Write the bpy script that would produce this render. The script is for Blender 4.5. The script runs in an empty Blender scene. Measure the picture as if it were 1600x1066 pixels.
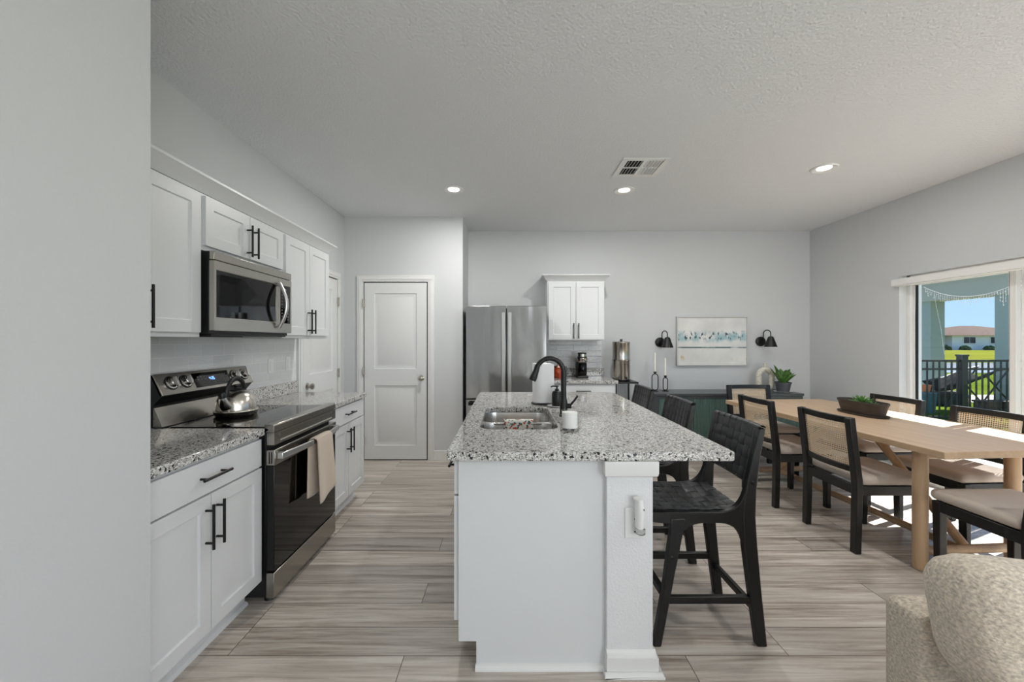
import bpy, bmesh, math, random
from mathutils import Vector, Matrix

random.seed(7)
PI = math.pi
sc = bpy.context.scene
COL = sc.collection

# ------------------------------------------------------------------ camera, world, sun, added fill lights, exposure
CAMZ, CEIL = 1.368, 2.80
cam_d = bpy.data.cameras.new('camera')
cam_d.sensor_width = 36.0
cam_d.lens = 36.0 * 640.0 / 1600.0
cam_d.shift_x = 6.0 / 1600.0
cam_d.clip_start = 0.05
cam_d.clip_end = 600
cam = bpy.data.objects.new('camera', cam_d)
cam.location = (0, 0, CAMZ)
cam.rotation_euler = (PI / 2, 0, 0)
COL.objects.link(cam)
sc.camera = cam

sc.view_settings.view_transform = 'Standard'
sc.view_settings.look = 'None'
sc.view_settings.gamma = 1
sc.view_settings.use_curve_mapping = False
sc.view_settings.exposure = 0.07

SUN_DIR = Vector((0.63, 0.265, 0.73)).normalized()
world = bpy.data.worlds.new('sky')
sc.world = world
world.use_nodes = True
wn = world.node_tree
for n in list(wn.nodes):
    wn.nodes.remove(n)
wo = wn.nodes.new('ShaderNodeOutputWorld')
bg = wn.nodes.new('ShaderNodeBackground')
stc = wn.nodes.new('ShaderNodeTexCoord')
ssx = wn.nodes.new('ShaderNodeSeparateXYZ')
srp = wn.nodes.new('ShaderNodeValToRGB')
srp.color_ramp.elements[0].position = 0.0
srp.color_ramp.elements[0].color = (0.44, 0.66, 0.92, 1)
srp.color_ramp.elements[1].position = 0.35
srp.color_ramp.elements[1].color = (0.24, 0.46, 0.86, 1)
wn.links.new(stc.outputs['Generated'], ssx.inputs[0])
wn.links.new(ssx.outputs['Z'], srp.inputs[0])
wn.links.new(srp.outputs[0], bg.inputs[0])
bg.inputs[1].default_value = 1.25
wn.links.new(bg.outputs[0], wo.inputs[0])

sun_d = bpy.data.lights.new('sun', 'SUN')
sun_d.energy = 17.0
sun_d.angle = 0.009
sun_d.color = (1.0, 0.975, 0.94)
sun = bpy.data.objects.new('sun', sun_d)
sun.rotation_euler = SUN_DIR.to_track_quat('Z', 'Y').to_euler()
sun.location = (8, 6, 12)
COL.objects.link(sun)


def added_fill_light(name, loc, aim, sx, sy, energy, color):
    """area lamp added to fill the room from an unseen window behind the camera"""
    d = bpy.data.lights.new(name, 'AREA')
    d.shape = 'RECTANGLE'
    d.size, d.size_y = sx, sy
    d.energy = energy
    d.color = color
    o = bpy.data.objects.new(name, d)
    o.location = loc
    o.rotation_euler = (-(Vector(aim))).to_track_quat('Z', 'Y').to_euler()
    COL.objects.link(o)


added_fill_light('rear_fill_light', (2.95, -4.44, 1.45), (-0.12, 1, 0.22), 1.5, 2.3, 74, (0.93, 0.965, 1.0))  # area lamps added at unseen windows for extra room light
added_fill_light('hall_fill_light', (-2.4, -4.44, 1.45), (0.2, 1, 0.22), 1.2, 2.2, 34, (0.93, 0.965, 1.0))
added_fill_light('side_fill_light', (3.88, -1.9, 1.45), (-1, 0.1, 0.22), 2.6, 2.2, 26, (0.93, 0.965, 1.0))

sc.cycles.max_bounces = 10
sc.cycles.diffuse_bounces = 5
sc.cycles.glossy_bounces = 4
sc.cycles.transparent_max_bounces = 16
sc.cycles.sample_clamp_indirect = 6
sc.cycles.caustics_reflective = False
sc.cycles.caustics_refractive = False


# ------------------------------------------------------------------ materials
def S(r, g, b):
    def f(c):
        c /= 255.0
        return c / 12.92 if c <= 0.04045 else ((c + 0.055) / 1.055) ** 2.4
    return (f(r), f(g), f(b), 1.0)


def new_mat(name):
    m = bpy.data.materials.new(name)
    m.use_nodes = True
    nt = m.node_tree
    return m, nt, nt.nodes['Principled BSDF'], nt.nodes['Material Output']


def bump_noise(nt, bsdf, scale, strength, dist, detail=3.0, vec=None, rough=0.5):
    tc = nt.nodes.new('ShaderNodeTexCoord')
    nz = nt.nodes.new('ShaderNodeTexNoise')
    nz.inputs['Scale'].default_value = scale
    nz.inputs['Detail'].default_value = detail
    nz.inputs['Roughness'].default_value = rough
    bp = nt.nodes.new('ShaderNodeBump')
    bp.inputs['Strength'].default_value = strength
    bp.inputs['Distance'].default_value = dist
    if vec:
        mp = nt.nodes.new('ShaderNodeMapping')
        mp.inputs['Scale'].default_value = vec
        nt.links.new(tc.outputs['Object'], mp.inputs[0])
        nt.links.new(mp.outputs[0], nz.inputs['Vector'])
    else:
        nt.links.new(tc.outputs['Object'], nz.inputs['Vector'])
    nt.links.new(nz.outputs['Fac'], bp.inputs['Height'])
    nt.links.new(bp.outputs[0], bsdf.inputs['Normal'])
    return nz


def pm(name, col, rough=0.5, metal=0.0, spec=0.5, bump=None, coat=0.0, var=None, trans=0.0, sheen=0.0):
    """principled material; bump=(scale,strength,dist,vec); var=(scale,amount,vec) mottles the colour"""
    m, nt, b, out = new_mat(name)
    b.inputs['Base Color'].default_value = col
    b.inputs['Roughness'].default_value = rough
    b.inputs['Metallic'].default_value = metal
    b.inputs['Specular IOR Level'].default_value = spec
    b.inputs['Coat Weight'].default_value = coat
    b.inputs['Coat Roughness'].default_value = 0.08
    b.inputs['Transmission Weight'].default_value = trans
    b.inputs['Sheen Weight'].default_value = sheen
    if bump:
        bump_noise(nt, b, bump[0], bump[1], bump[2], vec=bump[3] if len(bump) > 3 else None)
    if var:
        tc = nt.nodes.new('ShaderNodeTexCoord')
        mp = nt.nodes.new('ShaderNodeMapping')
        if len(var) > 2:
            mp.inputs['Scale'].default_value = var[2]
        nz = nt.nodes.new('ShaderNodeTexNoise')
        nz.inputs['Scale'].default_value = var[0]
        nz.inputs['Detail'].default_value = 4
        mx = nt.nodes.new('ShaderNodeMix')
        mx.data_type = 'RGBA'
        a = var[1]
        mx.inputs['A'].default_value = tuple(max(0, c * (1 - a)) for c in col[:3]) + (1,)
        mx.inputs['B'].default_value = tuple(min(1, c * (1 + a)) for c in col[:3]) + (1,)
        rp = nt.nodes.new('ShaderNodeMapRange')
        rp.inputs['From Min'].default_value = 0.3
        rp.inputs['From Max'].default_value = 0.7
        nt.links.new(tc.outputs['Object'], mp.inputs[0])
        nt.links.new(mp.outputs[0], nz.inputs['Vector'])
        nt.links.new(nz.outputs['Fac'], rp.inputs['Value'])
        nt.links.new(rp.outputs[0], mx.inputs['Factor'])
        nt.links.new(mx.outputs['Result'], b.inputs['Base Color'])
    return m


def emit(name, col, strength):
    m, nt, b, out = new_mat(name)
    b.inputs['Base Color'].default_value = col
    b.inputs['Emission Color'].default_value = col
    b.inputs['Emission Strength'].default_value = strength
    return m


def glass_pane(name, tint=(0.97, 0.985, 0.985, 1), refl=0.08):
    m, nt, b, out = new_mat(name)
    nt.nodes.remove(b)
    tr = nt.nodes.new('ShaderNodeBsdfTransparent')
    tr.inputs[0].default_value = tint
    gl = nt.nodes.new('ShaderNodeBsdfGlossy')
    gl.inputs['Roughness'].default_value = 0.02
    mx = nt.nodes.new('ShaderNodeMixShader')
    lw = nt.nodes.new('ShaderNodeLayerWeight')
    pw = nt.nodes.new('ShaderNodeMath')
    pw.operation = 'POWER'
    pw.inputs[1].default_value = 4.0
    ml = nt.nodes.new('ShaderNodeMath')
    ml.operation = 'MULTIPLY_ADD'
    ml.inputs[1].default_value = 0.6
    ml.inputs[2].default_value = refl * 0.4
    nt.links.new(lw.outputs['Facing'], pw.inputs[0])
    nt.links.new(pw.outputs[0], ml.inputs[0])
    nt.links.new(ml.outputs[0], mx.inputs[0])
    nt.links.new(tr.outputs[0], mx.inputs[1])
    nt.links.new(gl.outputs[0], mx.inputs[2])
    nt.links.new(mx.outputs[0], out.inputs[0])
    return m


def ramp(nt, stops, interp='LINEAR'):
    r = nt.nodes.new('ShaderNodeValToRGB')
    r.color_ramp.interpolation = interp
    e = r.color_ramp.elements
    while len(e) > 1:
        e.remove(e[-1])
    e[0].position, e[0].color = stops[0]
    for p, c in stops[1:]:
        x = e.new(p)
        x.color = c
    return r


def granite_mat():
    m, nt, b, out = new_mat('speckled_granite')
    tc = nt.nodes.new('ShaderNodeTexCoord')
    v1 = nt.nodes.new('ShaderNodeTexVoronoi')
    v1.inputs['Scale'].default_value = 230
    v2 = nt.nodes.new('ShaderNodeTexVoronoi')
    v2.inputs['Scale'].default_value = 108
    nz = nt.nodes.new('ShaderNodeTexNoise')
    nz.inputs['Scale'].default_value = 60
    nz.inputs['Detail'].default_value = 4
    dis = nt.nodes.new('ShaderNodeMix')
    dis.data_type = 'RGBA'
    dis.blend_type = 'LINEAR_LIGHT'
    dis.inputs['Factor'].default_value = 0.012
    nt.links.new(tc.outputs['Object'], dis.inputs['A'])
    nt.links.new(nz.outputs['Color'], dis.inputs['B'])
    nt.links.new(tc.outputs['Object'], nz.inputs['Vector'])
    nt.links.new(dis.outputs['Result'], v1.inputs['Vector'])
    nt.links.new(dis.outputs['Result'], v2.inputs['Vector'])
    s1 = nt.nodes.new('ShaderNodeSeparateColor')
    s2 = nt.nodes.new('ShaderNodeSeparateColor')
    nt.links.new(v1.outputs['Color'], s1.inputs[0])
    nt.links.new(v2.outputs['Color'], s2.inputs[0])
    r1 = ramp(nt, [(0.0, S(84, 82, 79)), (0.11, S(146, 143, 138)), (0.32, S(188, 186, 181)), (0.60, S(214, 213, 209)),
                   (0.84, S(230, 230, 227))], 'CONSTANT')
    r2 = ramp(nt, [(0.0, (1, 1, 1, 1)), (0.08, (0, 0, 0, 1))], 'CONSTANT')
    nt.links.new(s1.outputs[0], r1.inputs[0])
    nt.links.new(s2.outputs[1], r2.inputs[0])
    mx = nt.nodes.new('ShaderNodeMix')
    mx.data_type = 'RGBA'
    nt.links.new(r2.outputs[0], mx.inputs['Factor'])
    nt.links.new(r1.outputs[0], mx.inputs['A'])
    mx.inputs['B'].default_value = S(30, 30, 32)
    nt.links.new(mx.outputs['Result'], b.inputs['Base Color'])
    b.inputs['Roughness'].default_value = 0.07
    b.inputs['Specular IOR Level'].default_value = 0.5
    return m


def floor_mat():
    m, nt, b, out = new_mat('grey_oak_planks')
    tc = nt.nodes.new('ShaderNodeTexCoord')
    br = nt.nodes.new('ShaderNodeTexBrick')
    br.offset = 0.37
    br.offset_frequency = 3
    br.inputs['Scale'].default_value = 1.0
    br.inputs['Brick Width'].default_value = 1.22
    br.inputs['Row Height'].default_value = 0.178
    br.inputs['Mortar Size'].default_value = 0.0018
    br.inputs['Mortar Smooth'].default_value = 0.2
    br.inputs['Bias'].default_value = 0.0
    br.inputs['Color1'].default_value = (0, 0, 0, 1)
    br.inputs['Color2'].default_value = (1, 1, 1, 1)
    br.inputs['Mortar'].default_value = (0.5, 0.5, 0.5, 1)
    nt.links.new(tc.outputs['Object'], br.inputs['Vector'])
    # grain stretched along the plank, shifted per plank
    mp = nt.nodes.new('ShaderNodeMapping')
    mp.inputs['Scale'].default_value = (0.8, 16.0, 1.0)
    add = nt.nodes.new('ShaderNodeVectorMath')
    add.operation = 'MULTIPLY_ADD'
    add.inputs[1].default_value = (7.0, 3.0, 5.0)
    nt.links.new(br.outputs['Color'], add.inputs[0])
    nt.links.new(tc.outputs['Object'], mp.inputs[0])
    nt.links.new(mp.outputs[0], add.inputs[2])
    g = nt.nodes.new('ShaderNodeTexNoise')
    g.inputs['Scale'].default_value = 1.7
    g.inputs['Detail'].default_value = 10
    g.inputs['Roughness'].default_value = 0.68
    g.inputs['Distortion'].default_value = 0.5
    nt.links.new(add.outputs[0], g.inputs['Vector'])
    r = ramp(nt, [(0.29, S(120, 106, 95)), (0.42, S(172, 161, 150)), (0.54, S(198, 189, 179)), (0.70, S(220, 214, 206))])
    nt.links.new(g.outputs['Fac'], r.inputs[0])
    hs = nt.nodes.new('ShaderNodeHueSaturation')
    mr = nt.nodes.new('ShaderNodeMapRange')
    mr.inputs['To Min'].default_value = 0.80
    mr.inputs['To Max'].default_value = 1.16
    nt.links.new(br.outputs['Color'], mr.inputs['Value'])
    nt.links.new(mr.outputs[0], hs.inputs['Value'])
    nt.links.new(r.outputs[0], hs.inputs['Color'])
    mx = nt.nodes.new('ShaderNodeMix')
    mx.data_type = 'RGBA'
    nt.links.new(br.outputs['Fac'], mx.inputs['Factor'])
    nt.links.new(hs.outputs[0], mx.inputs['A'])
    mx.inputs['B'].default_value = S(84, 74, 66)
    nt.links.new(mx.outputs['Result'], b.inputs['Base Color'])
    b.inputs['Roughness'].default_value = 0.28
    b.inputs['Specular IOR Level'].default_value = 0.5
    bp = nt.nodes.new('ShaderNodeBump')
    bp.inputs['Strength'].default_value = 0.15
    bp.inputs['Distance'].default_value = 0.002
    nt.links.new(g.outputs['Fac'], bp.inputs['Height'])
    nt.links.new(bp.outputs[0], b.inputs['Normal'])
    return m


def wood_mat(name, dark, light, axis=1, scale=1.0, rough=0.45):
    m, nt, b, out = new_mat(name)
    tc = nt.nodes.new('ShaderNodeTexCoord')
    mp = nt.nodes.new('ShaderNodeMapping')
    sv = [22.0, 22.0, 22.0]
    sv[axis] = 1.4
    mp.inputs['Scale'].default_value = [s * scale for s in sv]
    g = nt.nodes.new('ShaderNodeTexNoise')
    g.inputs['Scale'].default_value = 1.5
    g.inputs['Detail'].default_value = 5
    g.inputs['Distortion'].default_value = 0.6
    nt.links.new(tc.outputs['Object'], mp.inputs[0])
    nt.links.new(mp.outputs[0], g.inputs['Vector'])
    r = ramp(nt, [(0.3, dark), (0.7, light)])
    nt.links.new(g.outputs['Fac'], r.inputs[0])
    nt.links.new(r.outputs[0], b.inputs['Base Color'])
    b.inputs['Roughness'].default_value = rough
    return m


def tile_mat(name, swap, wave=0.35):
    """glossy off-white subway tiles; swap picks which axis runs along the wall"""
    m, nt, b, out = new_mat(name)
    tc = nt.nodes.new('ShaderNodeTexCoord')
    sx = nt.nodes.new('ShaderNodeSeparateXYZ')
    cx = nt.nodes.new('ShaderNodeCombineXYZ')
    nt.links.new(tc.outputs['Object'], sx.inputs[0])
    nt.links.new(sx.outputs['Y' if swap else 'X'], cx.inputs['X'])
    nt.links.new(sx.outputs['Z'], cx.inputs['Y'])
    br = nt.nodes.new('ShaderNodeTexBrick')
    br.inputs['Scale'].default_value = 1.0
    br.inputs['Brick Width'].default_value = 0.20
    br.inputs['Row Height'].default_value = 0.075
    br.inputs['Mortar Size'].default_value = 0.0022
    br.inputs['Mortar Smooth'].default_value = 0.3
    br.inputs['Color1'].default_value = S(218, 219, 219)
    br.inputs['Color2'].default_value = S(228, 229, 229)
    br.inputs['Mortar'].default_value = S(240, 240, 239)
    nt.links.new(cx.outputs[0], br.inputs['Vector'])
    nt.links.new(br.outputs['Color'], b.inputs['Base Color'])
    b.inputs['Roughness'].default_value = 0.14
    nz = nt.nodes.new('ShaderNodeTexNoise')
    nz.inputs['Scale'].default_value = 26
    nz.inputs['Detail'].default_value = 2
    mp = nt.nodes.new('ShaderNodeMapping')
    mp.inputs['Scale'].default_value = (1.0, 2.2, 1.0)
    nt.links.new(cx.outputs[0], mp.inputs[0])
    nt.links.new(mp.outputs[0], nz.inputs['Vector'])
    ma = nt.nodes.new('ShaderNodeMath')
    ma.operation = 'SUBTRACT'
    nt.links.new(nz.outputs['Fac'], ma.inputs[0])
    nt.links.new(br.outputs['Fac'], ma.inputs[1])
    bp = nt.nodes.new('ShaderNodeBump')
    bp.inputs['Strength'].default_value = wave
    bp.inputs['Distance'].default_value = 0.004
    nt.links.new(ma.outputs[0], bp.inputs['Height'])
    nt.links.new(bp.outputs[0], b.inputs['Normal'])
    return m


def cane_mat():
    """woven cane webbing: a lattice with small open holes"""
    m, nt, b, out = new_mat('woven_cane')
    b.inputs['Base Color'].default_value = S(228, 206, 176)
    b.inputs['Roughness'].default_value = 0.55
    tc = nt.nodes.new('ShaderNodeTexCoord')
    sx = nt.nodes.new('ShaderNodeSeparateXYZ')
    nt.links.new(tc.outputs['Object'], sx.inputs[0])
    outs = []
    for ax in ('Y', 'Z'):
        mu = nt.nodes.new('ShaderNodeMath')
        mu.operation = 'MULTIPLY'
        mu.inputs[1].default_value = 2 * PI / 0.0135
        nt.links.new(sx.outputs[ax], mu.inputs[0])
        co = nt.nodes.new('ShaderNodeMath')
        co.operation = 'COSINE'
        nt.links.new(mu.outputs[0], co.inputs[0])
        outs.append(co)
    ad = nt.nodes.new('ShaderNodeMath')
    ad.operation = 'ADD'
    nt.links.new(outs[0].outputs[0], ad.inputs[0])
    nt.links.new(outs[1].outputs[0], ad.inputs[1])
    gt = nt.nodes.new('ShaderNodeMath')
    gt.operation = 'GREATER_THAN'
    gt.inputs[1].default_value = 0.42
    nt.links.new(ad.outputs[0], gt.inputs[0])
    tr = nt.nodes.new('ShaderNodeBsdfTransparent')
    mx = nt.nodes.new('ShaderNodeMixShader')
    nt.links.new(gt.outputs[0], mx.inputs[0])
    nt.links.new(b.outputs[0], mx.inputs[1])
    nt.links.new(tr.outputs[0], mx.inputs[2])
    nt.links.new(mx.outputs[0], out.inputs[0])
    return m


def steel_mat(name, col, rough, stretch, wav=None):
    m, nt, b, out = new_mat(name)
    b.inputs['Metallic'].default_value = 1.0
    b.inputs['Roughness'].default_value = rough
    b.inputs['Base Color'].default_value = col
    tc = nt.nodes.new('ShaderNodeTexCoord')
    mp = nt.nodes.new('ShaderNodeMapping')
    mp.inputs['Scale'].default_value = stretch
    nz = nt.nodes.new('ShaderNodeTexNoise')
    nz.inputs['Scale'].default_value = 3.0
    nz.inputs['Detail'].default_value = 3.0
    nt.links.new(tc.outputs['Object'], mp.inputs[0])
    nt.links.new(mp.outputs[0], nz.inputs['Vector'])
    bp = nt.nodes.new('ShaderNodeBump')
    bp.inputs['Strength'].default_value = 0.10
    bp.inputs['Distance'].default_value = 0.002
    nt.links.new(nz.outputs['Fac'], bp.inputs['Height'])
    if wav:
        mp2 = nt.nodes.new('ShaderNodeMapping')
        mp2.inputs['Scale'].default_value = wav
        n2 = nt.nodes.new('ShaderNodeTexNoise')
        n2.inputs['Scale'].default_value = 1.0
        n2.inputs['Detail'].default_value = 1.0
        nt.links.new(tc.outputs['Object'], mp2.inputs[0])
        nt.links.new(mp2.outputs[0], n2.inputs['Vector'])
        b2 = nt.nodes.new('ShaderNodeBump')
        b2.inputs['Strength'].default_value = 0.8
        b2.inputs['Distance'].default_value = 0.02
        nt.links.new(n2.outputs['Fac'], b2.inputs['Height'])
        nt.links.new(bp.outputs[0], b2.inputs['Normal'])
        nt.links.new(b2.outputs[0], b.inputs['Normal'])
    else:
        nt.links.new(bp.outputs[0], b.inputs['Normal'])
    return m


def painting_mat():
    """soft abstract: pale ground, a loose band of blue-green strokes, one dark line, ochre smudges"""
    m, nt, b, out = new_mat('abstract_painting')
    tc = nt.nodes.new('ShaderNodeTexCoord')
    sx = nt.nodes.new('ShaderNodeSeparateXYZ')
    nt.links.new(tc.outputs['Object'], sx.inputs[0])

    def noise(scale, vec, detail=4):
        mp = nt.nodes.new('ShaderNodeMapping')
        mp.inputs['Scale'].default_value = vec
        n = nt.nodes.new('ShaderNodeTexNoise')
        n.inputs['Scale'].default_value = scale
        n.inputs['Detail'].default_value = detail
        nt.links.new(tc.outputs['Object'], mp.inputs[0])
        nt.links.new(mp.outputs[0], n.inputs['Vector'])
        return n

    def math_(op, a, bb=None, c=None):
        n = nt.nodes.new('ShaderNodeMath')
        n.operation = op
        for i, v in enumerate((a, bb, c)):
            if v is None:
                continue
            if isinstance(v, (int, float)):
                n.inputs[i].default_value = v
            else:
                nt.links.new(v, n.inputs[i])
        return n.outputs[0]

    def band(z0, half):
        d = math_('ABSOLUTE', math_('SUBTRACT', sx.outputs['Z'], z0))
        mr = nt.nodes.new('ShaderNodeMapRange')
        mr.inputs['From Min'].default_value = half
        mr.inputs['From Max'].default_value = half * 0.4
        nt.links.new(d, mr.inputs['Value'])
        return mr.outputs[0]

    def thr(n, lo, hi):
        mr = nt.nodes.new('ShaderNodeMapRange')
        mr.inputs['From Min'].default_value = lo
        mr.inputs['From Max'].default_value = hi
        nt.links.new(n.outputs['Fac'], mr.inputs['Value'])
        return mr.outputs[0]

    def mix(a, col, fac):
        mx = nt.nodes.new('ShaderNodeMix')
        mx.data_type = 'RGBA'
        nt.links.new(fac, mx.inputs['Factor'])
        nt.links.new(a, mx.inputs['A'])
        mx.inputs['B'].default_value = col
        return mx.outputs['Result']

    base = ramp(nt, [(0.3, S(212, 211, 208)), (0.6, S(232, 231, 228)), (0.75, S(214, 222, 222))])
    nt.links.new(noise(3.0, (1, 1, 1)).outputs['Fac'], base.inputs[0])
    c = base.outputs[0]
    c = mix(c, S(166, 194, 198), math_('MULTIPLY', band(0.375, 0.09), thr(noise(9, (1, 1, 0.8)), 0.45, 0.6)))
    c = mix(c, S(74, 92, 100), math_('MULTIPLY', band(0.385, 0.075), thr(noise(26, (1.2, 1, 0.8)), 0.56, 0.62)))
    c = mix(c, S(86, 112, 116), math_('MULTIPLY', band(0.236, 0.012), thr(noise(5, (1, 1, 1)), 0.36, 0.5)))
    c = mix(c, S(205, 190, 140), math_('MULTIPLY', band(0.15, 0.09), thr(noise(7, (1, 1, 1)), 0.60, 0.68)))
    nt.links.new(c, b.inputs['Base Color'])
    b.inputs['Roughness'].default_value = 0.12
    return m


def floral_mat():
    m, nt, b, out = new_mat('floral_print')
    tc = nt.nodes.new('ShaderNodeTexCoord')
    v = nt.nodes.new('ShaderNodeTexVoronoi')
    v.inputs['Scale'].default_value = 95
    v.inputs['Randomness'].default_value = 0.9
    nt.links.new(tc.outputs['Object'], v.inputs['Vector'])
    s = nt.nodes.new('ShaderNodeSeparateColor')
    nt.links.new(v.outputs['Color'], s.inputs[0])
    r = ramp(nt, [(0, S(214, 92, 70)), (0.16, S(232, 232, 224)), (0.44, S(84, 120, 104)), (0.58, S(228, 228, 220)),
                  (0.78, S(70, 84, 88)), (0.88, S(232, 214, 190))], 'CONSTANT')
    nt.links.new(s.outputs[0], r.inputs[0])
    d = nt.nodes.new('ShaderNodeMath')
    d.operation = 'LESS_THAN'
    d.inputs[1].default_value = 0.72
    nt.links.new(v.outputs['Distance'], d.inputs[0])
    mx = nt.nodes.new('ShaderNodeMix')
    mx.data_type = 'RGBA'
    nt.links.new(d.outputs[0], mx.inputs['Factor'])
    mx.inputs['A'].default_value = S(234, 234, 228)
    nt.links.new(r.outputs[0], mx.inputs['B'])
    nt.links.new(mx.outputs['Result'], b.inputs['Base Color'])
    b.inputs['Roughness'].default_value = 0.9
    return m


WHITE = S(220, 222, 223)
M = dict(
    wall=pm('white_wall_paint', S(208, 210, 211), 0.6, bump=(150, 0.22, 0.004)),
    column=pm('textured_white_paint', S(226, 227, 228), 0.55, bump=(120, 0.45, 0.005)),
    ceiling=pm('knockdown_ceiling', S(230, 232, 234), 0.8, bump=(66, 0.6, 0.012)),
    trim=pm('white_trim_paint', S(228, 228, 226), 0.4),
    cab=pm('white_cabinet_paint', WHITE, 0.35),
    door=pm('white_door_paint', S(226, 227, 226), 0.4),
    black=pm('matte_black_metal', S(22, 22, 22), 0.35, 0.3),
    blackmatte=pm('matte_black', S(13, 13, 14), 0.42),
    blackwood=pm('black_wood', S(15, 15, 15), 0.38, bump=(40, 0.1, 0.002, (8, 8, 1))),
    leather=pm('black_leather', S(52, 53, 55), 0.30, bump=(300, 0.2, 0.001)),
    gap=pm('dark_gap', S(10, 10, 10), 0.7),
    granite=granite_mat(),
    floor=floor_mat(),
    oak=wood_mat('pale_oak', S(190, 160, 128), S(206, 178, 147), 1),
    oakv=wood_mat('pale_oak_leg', S(184, 153, 120), S(204, 175, 143), 2),
    tileL=tile_mat('white_subway_tile_left', True),
    tileB=tile_mat('white_subway_tile_back', False, 1.0),
    cane=cane_mat(),
    steel=steel_mat('brushed_steel', (0.40, 0.38, 0.345, 1), 0.27, (2, 2, 90)),
    fridge=steel_mat('fridge_steel', (0.43, 0.43, 0.425, 1), 0.15, (70, 70, 1), (4.5, 1.0, 1.2)),
    chrome=pm('polished_steel', (0.62, 0.60, 0.57, 1), 0.12, 1.0),
    sink=steel_mat('sink_steel', (0.62, 0.61, 0.59, 1), 0.22, (3, 3, 60)),
    nickel=pm('satin_nickel', (0.5, 0.47, 0.42, 1), 0.25, 1.0),
    handlesteel=pm('pale_satin_steel', (0.60, 0.60, 0.59, 1), 0.3, 1.0),
    blackglass=pm('black_glass', S(5, 5, 5), 0.03, 0, 0.32),
    ovenglass=pm('oven_glass', S(6, 6, 5), 0.05, 0, 0.42),
    seat=pm('beige_linen', S(196, 184, 172), 0.95, bump=(420, 0.3, 0.001), var=(260, 0.08), sheen=0.2),
    sofa=pm('taupe_boucle', S(200, 188, 171), 0.95, bump=(95, 0.8, 0.005, (1.0, 1.5, 2.0)), var=(90, 0.34, (1.0, 1.4, 1.8)), sheen=0.2),
    towel=pm('beige_towel', S(206, 190, 172), 0.95, bump=(260, 0.4, 0.002), sheen=0.3),
    paper=pm('white_paper', S(250, 250, 250), 0.85, bump=(160, 0.15, 0.001)),
    wax=pm('candle_wax', S(240, 236, 222), 0.4),
    jar=pm('clear_glass', (1, 1, 1, 1), 0.02, trans=1.0),
    white=pm('white_plastic', S(234, 234, 232), 0.3),
    clear=pm('clear_plastic', (0.95, 0.97, 0.97, 1), 0.08, trans=0.85),
    green=pm('dark_green_paint', S(84, 108, 102), 0.45, var=(6, 0.25, (6, 6, 0.5))),
    charcoal=pm('charcoal_paint', S(70, 75, 77), 0.28),
    leaf=pm('green_leaf', S(70, 112, 44), 0.45, var=(30, 0.45)),
    leaflight=pm('succulent_leaf', S(96, 142, 66), 0.5, var=(40, 0.3)),
    potgrey=pm('grey_plastic_pot', S(74, 76, 82), 0.5),
    potbrown=pm('dark_brown_clay', S(62, 54, 48), 0.6, var=(18, 0.15)),
    soil=pm('potting_soil', S(48, 38, 30), 0.95, bump=(90, 0.9, 0.01)),
    vase=pm('speckled_ceramic', S(214, 208, 194), 0.5, var=(48, 0.22)),
    painting=painting_mat(),
    frame=pm('pale_frame', S(196, 196, 192), 0.4),
    floral=floral_mat(),
    amber=pm('amber_red_glass', S(168, 66, 34), 0.12, var=(22, 0.5)),
    lamp=emit('lit_lens', (1.0, 0.95, 0.86, 1), 6.0),
    bluelcd=emit('blue_clock_digits', (0.25, 0.5, 1.0, 1), 2.2),
    greymark=pm('grey_marking', S(120, 120, 118), 0.5),
    glass=glass_pane('door_glass'),
    jarglass=glass_pane('jar_glass', (1, 1, 1, 1)),
    lawn=pm('lawn', (0.07, 0.10, 0.012, 1), 0.95, spec=0.0, var=(1.2, 0.35)),
    lawnfar=pm('dry_lawn', (0.12, 0.128, 0.018, 1), 0.95, spec=0.0, var=(0.25, 0.25)),
    concrete=pm('concrete', S(172, 168, 160), 0.9, var=(5, 0.08)),
    water=pm('pond_water', (0.25, 0.3, 0.36, 1), 0.08),
    stucco=pm('teal_grey_stucco', S(146, 158, 148), 0.9, bump=(60, 0.3, 0.005)),
    beam=pm('grey_beam', S(170, 168, 152), 0.9),
    housew=pm('white_stucco', S(228, 226, 224), 0.9),
    roof=pm('tan_shingles', S(92, 80, 74), 0.95, spec=0.0, var=(3, 0.12)),
    hedge=pm('hedge_green', S(46, 66, 40), 0.95, spec=0.0, var=(4, 0.5)),
    rail=pm('black_aluminium', S(26, 26, 27), 0.4),
    terracotta=pm('terracotta', S(206, 116, 70), 0.8),
    stone=pm('dark_stone', S(66, 58, 52), 0.9, var=(9, 0.4), bump=(14, 0.8, 0.03)),
    sling=pm('dark_sling_fabric', S(16, 17, 20), 0.9, spec=0.05),
    tealplastic=pm('teal_plastic', S(70, 104, 106), 0.6),
)


# ------------------------------------------------------------------ mesh helpers
ORIG = {}


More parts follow.
